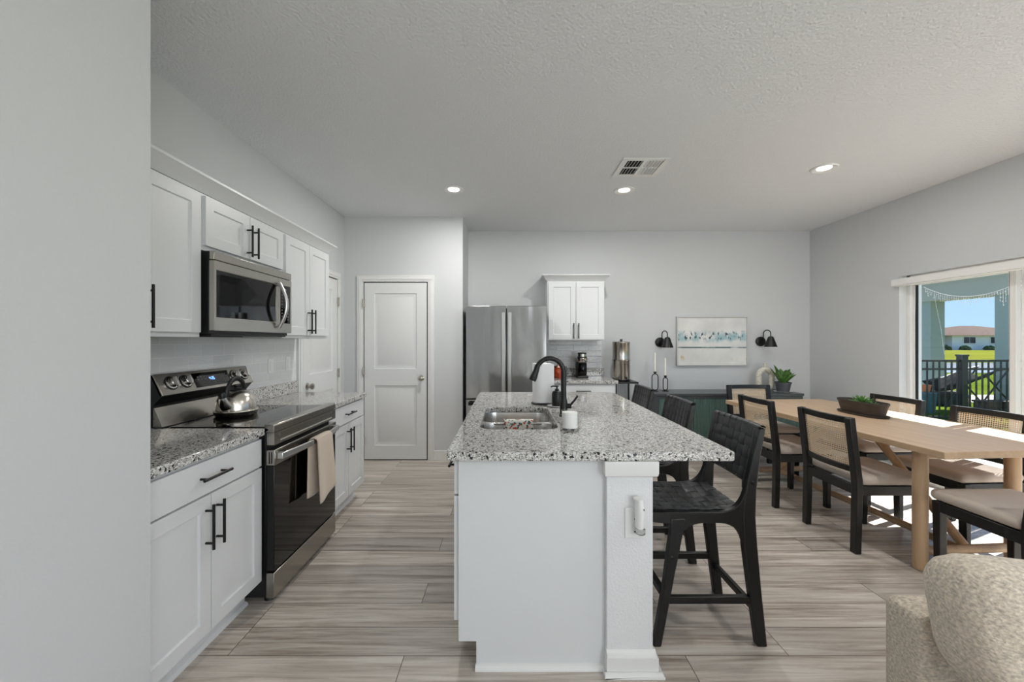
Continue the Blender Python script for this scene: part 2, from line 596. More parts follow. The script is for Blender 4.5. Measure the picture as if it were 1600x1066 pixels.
class MB:
    """collects shapes, then links them as one mesh object"""

    def __init__(s, mat=None):
        s.v, s.f = [], []
        s.M = mat or Matrix()

    def add(s, vs, fs):
        b = len(s.v)
        s.v += [s.M @ Vector(p) for p in vs]
        s.f += [[b + i for i in f] for f in fs]
        return s

    def box(s, x0, x1, y0, y1, z0, z1):
        return s.add([(x0, y0, z0), (x1, y0, z0), (x1, y1, z0), (x0, y1, z0), (x0, y0, z1), (x1, y0, z1), (x1, y1, z1), (x0, y1, z1)],
                     [(0, 1, 2, 3), (4, 5, 6, 7), (0, 1, 5, 4), (1, 2, 6, 5), (2, 3, 7, 6), (3, 0, 4, 7)])

    def prism(s, poly, axis, a, b):
        def P(p, t):
            return {'x': (t, p[0], p[1]), 'y': (p[0], t, p[1]), 'z': (p[0], p[1], t)}[axis]
        n = len(poly)
        return s.add([P(p, a) for p in poly] + [P(p, b) for p in poly],
                     [list(range(n)), list(range(n, 2 * n))] + [(i, (i + 1) % n, n + (i + 1) % n, n + i) for i in range(n)])

    def cyl(s, p0, p1, r0, r1=None, n=20):
        return s.tube([p0, p1], [r0, r0 if r1 is None else r1], n)

    def tube(s, pts, r, n=12, closed=False, flat=None):
        pts = [Vector(p) for p in pts]
        m = len(pts)
        rs = r if isinstance(r, (list, tuple)) else [r] * m
        tan = []
        for i in range(m):
            if closed:
                t = pts[(i + 1) % m] - pts[i - 1]
            else:
                t = pts[min(i + 1, m - 1)] - pts[max(i - 1, 0)]
            tan.append(t.normalized())
        ref = Vector((0, 0, 1)) if abs(tan[0].z) < 0.9 else Vector((1, 0, 0))
        nrm = (ref - tan[0] * ref.dot(tan[0])).normalized()
        vs, fs = [], []
        for i in range(m):
            nrm = (nrm - tan[i] * nrm.dot(tan[i])).normalized()
            bi = tan[i].cross(nrm)
            for k in range(n):
                a = 2 * PI * k / n
                c1, c2 = math.cos(a), math.sin(a)
                if flat:
                    c1 *= flat[0]
                    c2 *= flat[1]
                vs.append(pts[i] + (nrm * c1 + bi * c2) * rs[i])
        for i in range(m if closed else m - 1):
            j = (i + 1) % m
            for k in range(n):
                fs.append((i * n + k, i * n + (k + 1) % n, j * n + (k + 1) % n, j * n + k))
        if not closed:
            fs.append(list(range(n)))
            fs.append(list(range((m - 1) * n, m * n)))
        return s.add(vs, fs)

    def strap(s, pts, half_x, half_z, dirs=None):
        """flat bar: rectangular section swept along local x, thickness in y"""
        vs, fs = [], []
        for x, y, z in pts:
            vs += [(x, y - half_x, z - half_z), (x, y + half_x, z - half_z), (x, y + half_x, z + half_z), (x, y - half_x, z + half_z)]
        m = len(pts)
        for i in range(m - 1):
            for k in range(4):
                fs.append((i * 4 + k, i * 4 + (k + 1) % 4, i * 4 + 4 + (k + 1) % 4, i * 4 + 4 + k))
        fs += [(0, 1, 2, 3), tuple((m - 1) * 4 + k for k in range(4))]
        return s.add(vs, fs)

    def lathe(s, prof, c, n=36, sx=1.0, sy=1.0):
        cx, cy, cz = c
        vs, fs = [], []
        m = len(prof)
        for r, z in prof:
            for k in range(n):
                a = 2 * PI * k / n
                vs.append((cx + sx * r * math.cos(a), cy + sy * r * math.sin(a), cz + z))
        for i in range(m - 1):
            for k in range(n):
                fs.append((i * n + k, i * n + (k + 1) % n, (i + 1) * n + (k + 1) % n, (i + 1) * n + k))
        if prof[0][0] > 1e-6:
            fs.append(list(range(n)))
        if prof[-1][0] > 1e-6:
            fs.append(list(range((m - 1) * n, m * n)))
        return s.add(vs, fs)

    def sheet(s, fn, nu, nv):
        vs = [fn(i / nu, j / nv) for j in range(nv + 1) for i in range(nu + 1)]
        w = nu + 1
        return s.add(vs, [(j * w + i, j * w + i + 1, (j + 1) * w + i + 1, (j + 1) * w + i) for j in range(nv) for i in range(nu)])

    def rbox(s, x0, x1, y0, y1, z0, z1, r, n=5, pw=None):
        """rounded (superellipsoid-like) cushion block"""
        N = 14
        vs, fs = [], []
        cx, cy, cz = (x0 + x1) / 2, (y0 + y1) / 2, (z0 + z1) / 2
        hx, hy, hz = (x1 - x0) / 2, (y1 - y0) / 2, (z1 - z0) / 2
        faces = []
        idx = {}

        def pt(a, b_, c_):
            key = (round(a, 6), round(b_, 6), round(c_, 6))
            if key not in idx:
                p = Vector((a * hx, b_ * hy, c_ * hz))
                q = Vector((max(-hx + r, min(hx - r, p.x)), max(-hy + r, min(hy - r, p.y)), max(-hz + r, min(hz - r, p.z))))
                d = p - q
                if d.length > 1e-9:
                    p = q + d.normalized() * r
                idx[key] = len(vs)
                vs.append((p.x + cx, p.y + cy, p.z + cz))
            return idx[key]

        def warp(t, h):
            # denser samples near the rounded rims
            return math.copysign(1 - (1 - abs(t)) ** 1.8, t)
        g = [warp(-1 + 2 * i / N, 1) for i in range(N + 1)]
        for ax in range(3):
            for sg in (-1, 1):
                for i in range(N):
                    for j in range(N):
                        q = []
                        for (u, w_) in ((g[i], g[j]), (g[i + 1], g[j]), (g[i + 1], g[j + 1]), (g[i], g[j + 1])):
                            c = [0, 0, 0]
                            c[ax] = sg
                            c[(ax + 1) % 3] = u
                            c[(ax + 2) % 3] = w_
                            q.append(pt(*c))
                        if len(set(q)) == 4:
                            fs.append(q)
        return s.add(vs, fs)

    def paneled(s, x0, x1, z0, z1, t, holes, rings):
        """slab in local XZ, front at y=0 facing -y, back at y=t; each hole gets stepped rings (inset, depth)"""
        xs = sorted({x0, x1} | {h[0] for h in holes} | {h[1] for h in holes})
        zs = sorted({z0, z1} | {h[2] for h in holes} | {h[3] for h in holes})
        for a, b in zip(xs, xs[1:]):
            for c, d in zip(zs, zs[1:]):
                mx, mz = (a + b) / 2, (c + d) / 2
                if any(h[0] < mx < h[1] and h[2] < mz < h[3] for h in holes):
                    continue
                s.add([(a, 0, c), (b, 0, c), (b, 0, d), (a, 0, d)], [(0, 1, 2, 3)])
        for h in holes:
            prev = [(h[0], 0, h[2]), (h[1], 0, h[2]), (h[1], 0, h[3]), (h[0], 0, h[3])]
            for ins, dep in rings:
                cur = [(h[0] + ins, dep, h[2] + ins), (h[1] - ins, dep, h[2] + ins), (h[1] - ins, dep, h[3] - ins), (h[0] + ins, dep, h[3] - ins)]
                s.add(prev + cur, [(i, (i + 1) % 4, 4 + (i + 1) % 4, 4 + i) for i in range(4)])
                prev = cur
            s.add(prev, [(0, 1, 2, 3)])
        s.add([(x0, 0, z0), (x1, 0, z0), (x1, t, z0), (x0, t, z0), (x0, 0, z1), (x1, 0, z1), (x1, t, z1), (x0, t, z1)],
              [(0, 1, 2, 3), (4, 5, 6, 7), (1, 2, 6, 5), (3, 0, 4, 7), (2, 3, 7, 6)])
        return s

    def build(s, name, mat, parent=None, bevel=0.0, seg=2, smooth=True, sub=0, solid=0.0, origin=None, weld=True):
        if parent is not None:
            org = ORIG[parent]
        elif origin is not None:
            org = Vector(origin)
        else:
            xs, ys, zs = zip(*[tuple(p) for p in s.v])
            org = Vector(((min(xs) + max(xs)) / 2, (min(ys) + max(ys)) / 2, min(zs)))
        me = bpy.data.meshes.new(name)
        bm = bmesh.new()
        bv = [bm.verts.new(p - org) for p in s.v]
        for f in s.f:
            try:
                bm.faces.new([bv[i] for i in f])
            except ValueError:
                pass
        if weld:
            bmesh.ops.remove_doubles(bm, verts=bm.verts, dist=1e-5)
        bmesh.ops.recalc_face_normals(bm, faces=bm.faces)
        bm.to_mesh(me)
        bm.free()
        me.materials.append(M[mat] if isinstance(mat, str) else mat)
        if smooth:
            me.polygons.foreach_set('use_smooth', [True] * len(me.polygons))
            me.set_sharp_from_angle(angle=math.radians(38))
        o = bpy.data.objects.new(name, me)
        COL.objects.link(o)
        if solid:
            md = o.modifiers.new('thickness', 'SOLIDIFY')
            md.thickness = solid
            md.offset = 0
        if sub:
            md = o.modifiers.new('smooth', 'SUBSURF')
            md.levels = md.render_levels = sub
        if bevel:
            md = o.modifiers.new('edge', 'BEVEL')
            md.width = bevel
            md.segments = seg
            md.limit_method = 'ANGLE'
            md.angle_limit = math.radians(40)
        if parent is not None:
            o.parent = parent
            ORIG[o] = org
        else:
            o.location = org
            ORIG[o] = org
        return o


def tag(o, label, cat, group=None):
    o['label'] = label
    o['category'] = cat
    if group:
        o['group'] = group
    return o


def thing(name, label, cat, loc, group=None):
    o = bpy.data.objects.new(name, None)
    o.empty_display_size = 0.1
    o.location = loc
    COL.objects.link(o)
    ORIG[o] = Vector(loc)
    return tag(o, label, cat, group)


def struct(o):
    o['kind'] = 'structure'
    return o


def copy_tree(o, parent=None):
    c = o.copy()
    COL.objects.link(c)
    if parent is not None:
        c.parent = parent
    for ch in [x for x in bpy.data.objects if x.parent == o]:
        copy_tree(ch, c)
    return c


def face_x(x, y, z=0.0):
    """local front (-y) looks towards +X: for the cabinets on the left wall"""
    return Matrix.Translation((x, y, z)) @ Matrix.Rotation(PI / 2, 4, 'Z')


def face_negx(x, y, z=0.0):
    return Matrix.Translation((x, y, z)) @ Matrix.Rotation(-PI / 2, 4, 'Z')


def face_y(x, y, z=0.0):
    return Matrix.Translation((x, y, z))


def arc(c, r, a0, a1, n, fn):
    return [fn(c[0] + r * math.cos(a0 + (a1 - a0) * i / n), c[1] + r * math.sin(a0 + (a1 - a0) * i / n)) for i in range(n + 1)]


def bez(p0, p1, p2, n=8):
    return [((1 - t) ** 2 * p0[0] + 2 * t * (1 - t) * p1[0] + t * t * p2[0], (1 - t) ** 2 * p0[1] + 2 * t * (1 - t) * p1[1] + t * t * p2[1])
            for t in [i / n for i in range(n + 1)]]

# ------------------------------------------------------------------ the room
XL, XR, YB, YP = -1.89, 3.925, 5.33, 4.71           # left wall, right wall, back wall, pantry-door wall
YREAR = -4.5
struct(MB().box(-3.2, 4.2, YREAR - 0.2, YB + 0.15, -0.12, 0).build('floor', 'floor', origin=(0, 0, 0)))
struct(MB().box(-3.2, 4.2, YREAR - 0.2, YB + 0.15, CEIL, CEIL + 0.15).build('ceiling', 'ceiling', origin=(0, 0, CEIL)))
struct(MB().box(-3.2, XL, 1.38, YB + 0.15, 0, CEIL).build('wall_left', 'wall', origin=(XL, 3, 0)))
struct(MB().box(-3.2, -1.205, -1.6, 1.38, 0, CEIL).build('wall_hall', 'wall', origin=(-1.2, 0, 0)))
struct(MB().box(XL, -0.522, YP, YB, 0, CEIL).build('wall_pantry', 'wall', origin=(-1.2, YP, 0)))
struct(MB().box(XL, 4.2, YB, YB + 0.15, 0, CEIL).build('wall_back', 'wall', origin=(1, YB, 0)))
SY0, SY1, SZ = 1.45, 4.11, 2.02                       # sliding-door opening
w = MB()
w.box(XR, 4.125, SY1, YB, 0, CEIL)
w.box(XR, 4.125, SY0, SY1, SZ, CEIL)
w.box(XR, 4.125, -0.6, SY0, 0, CEIL)
w.box(XR, 4.125, -3.2, -0.6, 0, 0.35)
w.box(XR, 4.125, -3.2, -0.6, 2.55, CEIL)
w.box(XR, 4.125, YREAR, -3.2, 0, CEIL)
struct(w.build('wall_right', 'wall', origin=(XR, 2, 0)))
w = MB()
w.box(-3.2, -3.0, YREAR - 0.2, YREAR, 0, CEIL)
w.box(-1.8, 2.2, YREAR - 0.2, YREAR, 0, CEIL)
w.box(3.7, 4.2, YREAR - 0.2, YREAR, 0, CEIL)
for x0, x1 in ((-3.0, -1.8), (2.2, 3.7)):
    w.box(x0, x1, YREAR - 0.2, YREAR, 0, 0.3)
    w.box(x0, x1, YREAR - 0.2, YREAR, 2.6, CEIL)
struct(w.build('wall_rear', 'wall', origin=(0, YREAR, 0)))
struct(MB().box(-3.2, -3.05, YREAR, -1.6, 0, CEIL).build('wall_side', 'wall', origin=(-3.1, -3, 0)))


def window_unit(name, mat4, w_, h_, n):
    """frame in local XZ around a w_ x h_ opening, with n panes side by side"""
    f = MB(mat4)
    f.box(0, w_, 0, 0.06, 0, 0.06).box(0, w_, 0, 0.06, h_ - 0.06, h_)
    for i in range(n + 1):
        x = i * w_ / n
        f.box(max(0, x - 0.03), min(w_, x + 0.03), 0, 0.06, 0, h_)
    o = struct(f.build(name, 'trim'))
    for i in range(n):
        MB(mat4).box(i * w_ / n + 0.03, (i + 1) * w_ / n - 0.03, 0.025, 0.031, 0.06, h_ - 0.06).build('pane', 'glass', o)
    return o


window_unit('added_window_1', Matrix.Translation((2.2, YREAR - 0.12, 0.3)), 1.5, 2.3, 2)  # these three windows are added out of view to bring in light
window_unit('added_window_3', Matrix.Translation((-3.0, YREAR - 0.12, 0.3)), 1.2, 2.3, 1)
window_unit('added_window_2', face_negx(4.0, -0.6, 0.35), 2.6, 2.2, 3)


def baseboard(name, x0, x1, y0, y1):
    struct(MB().box(x0, x1, y0, y1, 0, 0.10).box(min(x0, x1), max(x0, x1), y0, y1, 0.10, 0.11).build(name, 'trim', bevel=0.004))


baseboard('baseboard_pantry', -0.905, -0.507, YP - 0.015, YP)
baseboard('baseboard_pantry_corner', -1.26 - 0.63, -1.72, YP - 0.015, YP)
baseboard('baseboard_pantry_side', -0.522, -0.507, YP, YB - 0.001)
baseboard('baseboard_back', 1.26, XR, YB - 0.015, YB)
baseboard('baseboard_right', XR - 0.015, XR, SY1 + 0.0, YB - 0.015)
baseboard('baseboard_right_near', XR - 0.015, XR, -4.5, SY0)
baseboard('baseboard_hall', -1.205, -1.19, -1.6, 1.37)


# interior doors -----------------------------------------------------
def room_door(name, mat4, w_, knob_x, hinge_x, h_=2.035):
    """casing + two-panel slab, local front -y, x from 0 to w_"""
    cz = MB(mat4)
    for a, b in ((-0.085, -0.012), (w_ + 0.012, w_ + 0.085)):
        cz.box(a, b, -0.022, 0, 0, h_ + 0.0115)
        cz.box(a + 0.022, b - 0.022, -0.0275, -0.0225, 0, h_ + 0.033)
    cz.box(-0.085, w_ + 0.085, -0.022, 0, h_ + 0.012, h_ + 0.085)
    cz.box(-0.063, w_ + 0.063, -0.0275, -0.0225, h_ + 0.034, h_ + 0.062)
    o = struct(cz.build(name, 'trim', bevel=0.004))
    MB(mat4).box(-0.012, w_ + 0.012, -0.003, -0.0005, 0, h_ + 0.012).build('jamb_shadow_sheet', 'gap', o)  # near-black sheet paints the shade in the gap round the slab
    d = MB(mat4 @ Matrix.Translation((0, -0.016, 0)))
    mg = 0.115
    holes = [(mg, w_ - mg, 0.17, 0.86), (mg, w_ - mg, 1.05, h_ - 0.12)]
    d.paneled(0.0, w_, 0.012, h_, 0.014, holes, [(0.004, 0.009), (0.024, 0.012), (0.052, 0.002)])
    slab = d.build('door_slab', 'door', o)
    k = MB(mat4 @ Matrix.Translation((knob_x, -0.016, 0.945)) @ Matrix.Rotation(PI / 2, 4, 'X'))
    k.lathe([(0.032, 0), (0.032, 0.006), (0.012, 0.012), (0.011, 0.03), (0.024, 0.036), (0.030, 0.048), (0.027, 0.060), (0.012, 0.067), (0.0001, 0.068)], (0, 0, 0), 24)
    k.build('door_knob', 'nickel', o)
    for z in (0.22, 1.02, 1.80):
        h = MB(mat4)
        h.box(hinge_x - 0.012, hinge_x + 0.012, -0.031, -0.016, z - 0.045, z + 0.045)
        h.cyl((hinge_x, -0.034, z - 0.05), (hinge_x, -0.034, z + 0.05), 0.006, n=10)
        h.build('hinge', 'nickel', o)
    return o


room_door('door_1', face_y(-1.647, YP), 0.713, 0.655, -0.008)
room_door('door_2', face_x(XL, 3.745), 0.745, 0.07, 0.752)

# sliding glass door --------------------------------------------------
fr = MB()
fr.box(4.0, 4.115, SY0, SY1, SZ - 0.05, SZ)
fr.box(4.0, 4.115, SY0, SY1, 0, 0.03)
fr.box(4.0, 4.115, SY1 - 0.035, SY1, 0, SZ)
fr.box(4.0, 4.115, SY0, SY0 + 0.035, 0, SZ)
door3 = struct(fr.build('door_3', 'trim', bevel=0.003))
PY = [4.075, 3.245, 2.40, 1.485]
for i in range(3):
    y1, y0 = PY[i], PY[i + 1]
    xo = 4.045 if i % 2 == 0 else 4.085
    p = MB()
    st = 0.045
    p.box(xo - 0.02, xo + 0.02, y0, y0 + st, 0.03, SZ - 0.05)
    p.box(xo - 0.02, xo + 0.02, y1 - (0.02 if i == 0 else st), y1, 0.03, SZ - 0.05)
    p.box(xo - 0.02, xo + 0.02, y0 + st, y1 - 0.02, 0.03, 0.10)
    p.box(xo - 0.02, xo + 0.02, y0 + st, y1 - 0.02, SZ - 0.10, SZ - 0.05)
    po = p.build('sliding_panel', 'trim', door3, bevel=0.003)
    a, b = y0 + st, y1 - (0.02 if i == 0 else st)
    MB().box(xo - 0.003, xo + 0.003, a, b, 0.10, SZ - 0.10).build('pane', 'glass', po)
    g = MB()
    for yy in (a, b):
        g.box(xo - 0.012, xo + 0.012, yy - 0.006, yy + 0.006, 0.10, SZ - 0.10)
    g.build('gasket', 'gap', po)
val = MB().box(XR - 0.055, XR - 0.001, 1.40, SY1 + 0.02, 1.914, 1.986)
val.box(XR - 0.062, XR - 0.055, 1.395, SY1 + 0.025, 1.919, 1.981)
tag(val.build('blind_valance', 'white', bevel=0.004), 'white boxed blind valance across the top of the sliding glass door', 'blind valance')


# ------------------------------------------------------------------ cabinets
def shaker(mat4, x0, x1, z0, z1, t=0.02, rail=0.06):
    return MB(mat4 @ Matrix.Translation((0, -t, 0))).paneled(x0, x1, z0, z1, t, [(x0 + rail, x1 - rail, z0 + rail, z1 - rail)], [(0.003, 0.009)])


def slab_front(mat4, x0, x1, z0, z1, t=0.02):
    return MB(mat4).box(x0, x1, -t, 0, z0, z1)


def pull(mat4, x, z, length, parent, vertical=True, t=0.02, r=0.006):
    mb = MB(mat4)
    y = -t - 0.034
    h = length / 2
    if vertical:
        mb.cyl((x, y, z - h), (x, y, z + h), r, n=12)
        for q in (-0.72, 0.72):
            mb.cyl((x, -t, z + q * h), (x, y, z + q * h), r * 0.85, n=10)
    else:
        mb.cyl((x - h, y, z), (x + h, y, z), r, n=12)
        for q in (-0.72, 0.72):
            mb.cyl((x + q * h, -t, z), (x + q * h, y, z), r * 0.85, n=10)
    return mb.build('handle', 'black', parent)


def base_cabinet(name, label, mat4, w_, depth, group=None, end_notch=True):
    org = mat4 @ Vector((w_ / 2, depth / 2, 0))
    t = thing(name, label, 'cabinet', org, group)
    b = MB(mat4)
    b.box(0, w_, 0, depth, 0.112, 0.876)
    b.build('carcass', 'cab', t, bevel=0.001)
    MB(mat4).box(0.0, w_, 0.075, depth, 0.0, 0.112).build('toe_kick', 'cab', t)
    sh = MB(mat4).prism([(0.075, 0), (0.075, 0.019), (0.066, 0.017), (0.058, 0.009), (0.056, 0)], 'x', 0, w_)
    sh.build('shoe_moulding', 'cab', t)
    g = 0.0025
    dr = slab_front(mat4, 0.012, w_ - 0.012, 0.722, 0.862).build('drawer', 'cab', t, bevel=0.002)
    pull(mat4, w_ / 2, 0.795, 0.17, dr, vertical=False)
    m = w_ / 2
    for x0, x1, hx in ((0.012, m - g, m - 0.032), (m + g, w_ - 0.012, m + 0.032)):
        d = shaker(mat4, x0, x1, 0.130, 0.714).build('door', 'cab', t, bevel=0.0015)
        pull(mat4, hx, 0.585, 0.19, d)
    return t


def upper_cabinet(name, label, mat4, w_, depth, z0, z1, door_z0, door_z1, hz, group=None, hl=0.19):
    t = thing(name, label, 'cabinet', mat4 @ Vector((w_ / 2, depth / 2, z0)), group)
    MB(mat4).box(0, w_, 0, depth, z0 + 0.001, z1).build('carcass', 'cab', t, bevel=0.001)
    m, g = w_ / 2, 0.0025
    for x0, x1, hx in ((0.016, m - g, m - 0.03), (m + g, w_ - 0.016, m + 0.03)):
        d = shaker(mat4, x0, x1, door_z0, door_z1).build('door', 'cab', t, bevel=0.0015)
        pull(mat4, hx, hz, hl, d)
    return t


def crown(name, label, mat4, w_, depth, z, left_return=False, right_return=True, over=0.062, hgt=0.075):
    prof = [(0.0, 0.0), (-0.004, 0.0), (-0.014, 0.012), (-0.05, hgt - 0.02), (-over, hgt - 0.012), (-over, hgt), (0.0, hgt)]
    mb = MB(mat4)
    x0, x1 = (-over if left_return else 0), (w_ + over if right_return else w_)
    # mitred front run
    vs, fs = [], []
    n = len(prof)
    for y, zz in prof:
        vs.append(((y if left_return else 0), y, z + zz))
    for y, zz in prof:
        vs.append((w_ + (-y if right_return else 0), y, z + zz))
    fs = [(i, (i + 1) % n, n + (i + 1) % n, n + i) for i in range(n)]
    if not left_return:
        fs.append(list(range(n)))
    if not right_return:
        fs.append(list(range(n, 2 * n)))
    mb.add(vs, fs)
    for on, xs, sg in ((left_return, 0.0, 1), (right_return, w_, -1)):
        if not on:
            continue
        vs = []
        for yv in (None, depth):
            for y, zz in prof:
                vs.append((xs + sg * y, y if yv is None else yv, z + zz))
        mb.add(vs, [(i, (i + 1) % n, n + (i + 1) % n, n + i) for i in range(n)] + [list(range(n, 2 * n))])
    mb.add([(0, 0, z + hgt), (w_, 0, z + hgt), (w_, depth, z + hgt), (0, depth, z + hgt)], [(0, 1, 2, 3)])
    return tag(mb.build(name, 'cab'), label, 'moulding')


FX = -1.292                                            # base-cabinet face on the left wall
base_cabinet('base_cabinet', 'white base cabinet left of the range, one wide drawer over two doors', face_x(FX, 1.385), 0.74, FX - XL - 0.024)
base_cabinet('base_cabinet', 'white base cabinet right of the range, nearest the pantry door', face_x(FX, 2.902), 0.722, FX - XL - 0.024)
UX = -1.598
UD = UX - XL
upper_cabinet('wall_cabinet', 'tall white wall cabinet left of the microwave, partly behind the white wall', face_x(UX, 1.385), 0.735, UD, 1.387, 2.14, 1.412, 2.127, 1.52)
upper_cabinet('wall_cabinet', 'short white wall cabinet directly above the microwave', face_x(UX, 2.122), 0.768, UD, 1.843, 2.14, 1.868, 2.127, 1.97)
upper_cabinet('wall_cabinet', 'tall white wall cabinet right of the microwave, above the light switches', face_x(UX, 2.892), 0.73, UD, 1.387, 2.14, 1.412, 2.127, 1.52)
crown('crown_moulding', 'white crown moulding running along the tops of the left wall cabinets', face_x(UX, 1.385), 2.237, UD, 2.141)

# worktops along the left wall
def worktop(name, label, x0, x1, y0, y1, splash):
    t = thing(name, label, 'countertop', ((x0 + x1) / 2, (y0 + y1) / 2, 0.876))
    MB().box(x0, x1, y0, y1, 0.877, 0.914).build('slab', 'granite', t, bevel=0.006, seg=3)
    MB().box(*splash, 0.9145, 1.016).build('backsplash', 'granite', t, bevel=0.003)
    return t


worktop('countertop', 'grey speckled granite countertop left of the range', XL + 0.001, -1.262, 1.385, 2.127, (XL + 0.001, XL + 0.021, 1.385, 2.127))
worktop('countertop', 'grey speckled granite countertop right of the range, ending by the pantry', XL + 0.001, -1.255, 2.897, 3.64, (XL + 0.001, XL + 0.021, 2.897, 3.64))
worktop('countertop', 'grey speckled granite countertop with the coffee maker beside the refrigerator', 0.478, 1.262, 4.685, YB - 0.001, (0.478, 1.245, YB - 0.021, YB - 0.001))

tag(MB().box(XL + 0.0005, XL + 0.007, 1.385, 2.1275, 1.0165, 1.386).box(XL + 0.0005, XL + 0.007, 2.1275, 2.8965, 0.90, 1.842)
    .box(XL + 0.0005, XL + 0.007, 2.8965, 3.64, 1.0165, 1.386).build('tile_backsplash', 'tileL'),
    'pale glossy subway tile backsplash on the left wall behind the range', 'backsplash')
tag(MB().box(0.478, 1.21, YB - 0.007, YB - 0.0005, 1.0165, 1.372).build('tile_backsplash', 'tileB'),
    'small subway tile backsplash behind the coffee maker', 'backsplash')


# wall plates on the tile
def plate(name, label, y, z, kind):
    t = thing(name, label, 'switch' if kind == 's' else 'outlet', (XL + 0.007, y, z))
    mt = face_x(XL + 0.0072, y, z)
    MB(mt).box(-0.036, 0.036, -0.006, 0, -0.058, 0.058).build('cover_plate', 'white', t, bevel=0.002)
    if kind == 's':
        MB(mt).box(-0.017, 0.017, -0.011, -0.006, -0.034, 0.034).build('rocker', 'white', t, bevel=0.002)
    else:
        for q in (-0.022, 0.022):
            MB(mt).box(-0.015, 0.015, -0.009, -0.006, q - 0.016, q + 0.016).build('socket', 'white', t, bevel=0.002)


plate('light_switch', 'white wall plate on the left tile, the one nearer the range', 3.245, 1.17, 's')
plate('wall_outlet', 'white wall plate on the left tile, the one nearer the door', 3.50, 1.175, 'o')

# back wall cabinets
base_cabinet('base_cabinet', 'white base cabinet under the coffee maker beside the refrigerator', face_y(0.482, 4.72), 0.755, YB - 4.721)
upper_cabinet('wall_cabinet', 'white wall cabinet on the back wall right of the refrigerator', face_y(0.476, 5.01), 0.70, YB - 5.011, 1.373, 2.10, 1.388, 2.085, 1.49, hl=0.19)
crown('crown_moulding', 'white crown moulding on the back wall cabinet right of the refrigerator', face_y(0.476, 5.01), 0.70, YB - 5.011, 2.101, left_return=True)

# ------------------------------------------------------------------ refrigerator
FL, FR_, FY = -0.478, 0.437, 4.64
t = thing('refrigerator', 'stainless steel french door refrigerator in the back corner', 'refrigerator', ((FL + FR_) / 2, 4.97, 0))
MB().box(FL + 0.005, FR_ - 0.005, FY + 0.075, YB - 0.03, 0.02, 1.745).build('body', 'blackmatte', t, bevel=0.004)
MB().box(FL + 0.03, FR_ - 0.03, FY + 0.09, YB - 0.05, 0.0, 0.02).build('feet', 'blackmatte', t)
for x0, x1, hx in ((FL, -0.0235, -0.054), (-0.0165, FR_, 0.018)):
    d = MB().box(x0, x1, FY, FY + 0.07, 0.715, 1.767).build('door', 'fridge', t, bevel=0.006, seg=3)
    h = MB().box(hx - 0.020, hx + 0.020, FY - 0.052, FY - 0.034, 0.80, 1.69)
    h.box(hx - 0.014, hx + 0.014, FY - 0.036, FY, 0.83, 0.87).box(hx - 0.014, hx + 0.014, FY - 0.036, FY, 1.62, 1.66)
    h.build('handle', 'handlesteel', d, bevel=0.004)
d = MB().box(FL, FR_, FY, FY + 0.07, 0.09, 0.705).build('freezer_drawer', 'fridge', t, bevel=0.006, seg=3)
h = MB().box(FL + 0.03, FR_ - 0.03, FY - 0.05, FY - 0.032, 0.645, 0.683)
h.box(FL + 0.06, FL + 0.09, FY - 0.034, FY, 0.652, 0.676).box(FR_ - 0.09, FR_ - 0.06, FY - 0.034, FY, 0.652, 0.676)
h.build('handle', 'black', d, bevel=0.004)

# ------------------------------------------------------------------ microwave
MY0, MY1, MX = 2.128, 2.888, -1.528
mt = face_x(MX, MY0)
MWW = MY1 - MY0
t = thing('microwave', 'stainless over-the-range microwave under the short wall cabinet', 'microwave', (-1.7, 2.5, 1.405))
MB(mt).box(0.002, MWW - 0.002, 0.028, MX - XL - 0.008, 1.405, 1.838).build('case', 'blackmatte', t, bevel=0.003)
MB(mt).box(0, MWW, 0, 0.027, 1.792, 1.8385).build('vent_strip', 'steel', t, bevel=0.004)
WX1 = 0.575
d = MB(mt).paneled(0, WX1 + 0.02, 1.423, 1.789, 0.027, [(0.018, WX1 - 0.004, 1.492, 1.742)], [(0.002, 0.004)]).build('door', 'steel', t, bevel=0.003)
MB(mt).box(0.021, WX1 - 0.007, 0.002, 0.0038, 1.495, 1.739).build('window', 'blackglass', d)
hp = MB(mt)
pts = []
for i in range(17):
    q = i / 16
    pts.append((WX1 + 0.012 - 0.0 * q, -0.012 - 0.05 * math.sin(PI * q), 1.455 + 0.30 * q))
hp.tube(pts, 0.0135, 12, flat=(0.75, 1.0))
hp.cyl((WX1 + 0.012, 0.0, 1.47), (WX1 + 0.012, -0.02, 1.465), 0.009).cyl((WX1 + 0.012, 0.0, 1.74), (WX1 + 0.012, -0.02, 1.745), 0.009)
hp.build('handle', 'handlesteel', d)
c = MB(mt).paneled(WX1 + 0.022, MWW, 1.423, 1.789, 0.027, [(WX1 + 0.045, MWW - 0.014, 1.487, 1.745)], [(0.002, 0.003)]).build('control_panel', 'steel', t, bevel=0.003)
MB(mt).box(WX1 + 0.047, MWW - 0.016, 0.0012, 0.0028, 1.489, 1.743).build('keypad', 'blackglass', c)
for r in range(9):
    for q in range(3):
        x = WX1 + 0.062 + q * 0.036
        z = 1.51 + r * 0.021
        MB(mt).box(x, x + 0.014, 0.0006, 0.0013, z, z + (0.004 if r > 3 else 0.007)).build('key', 'greymark', c)
MB(mt).box(WX1 + 0.065, WX1 + 0.12, 0.0006, 0.0013, 1.71, 1.724).build('clock_display', 'greymark', c)
b = MB(mt).box(0.02, MWW - 0.02, 0.03, 0.30, 1.396, 1.405).box(0.06, 0.32, 0.06, 0.18, 1.390, 1.396)
b.build('underside_grille', 'black', t)

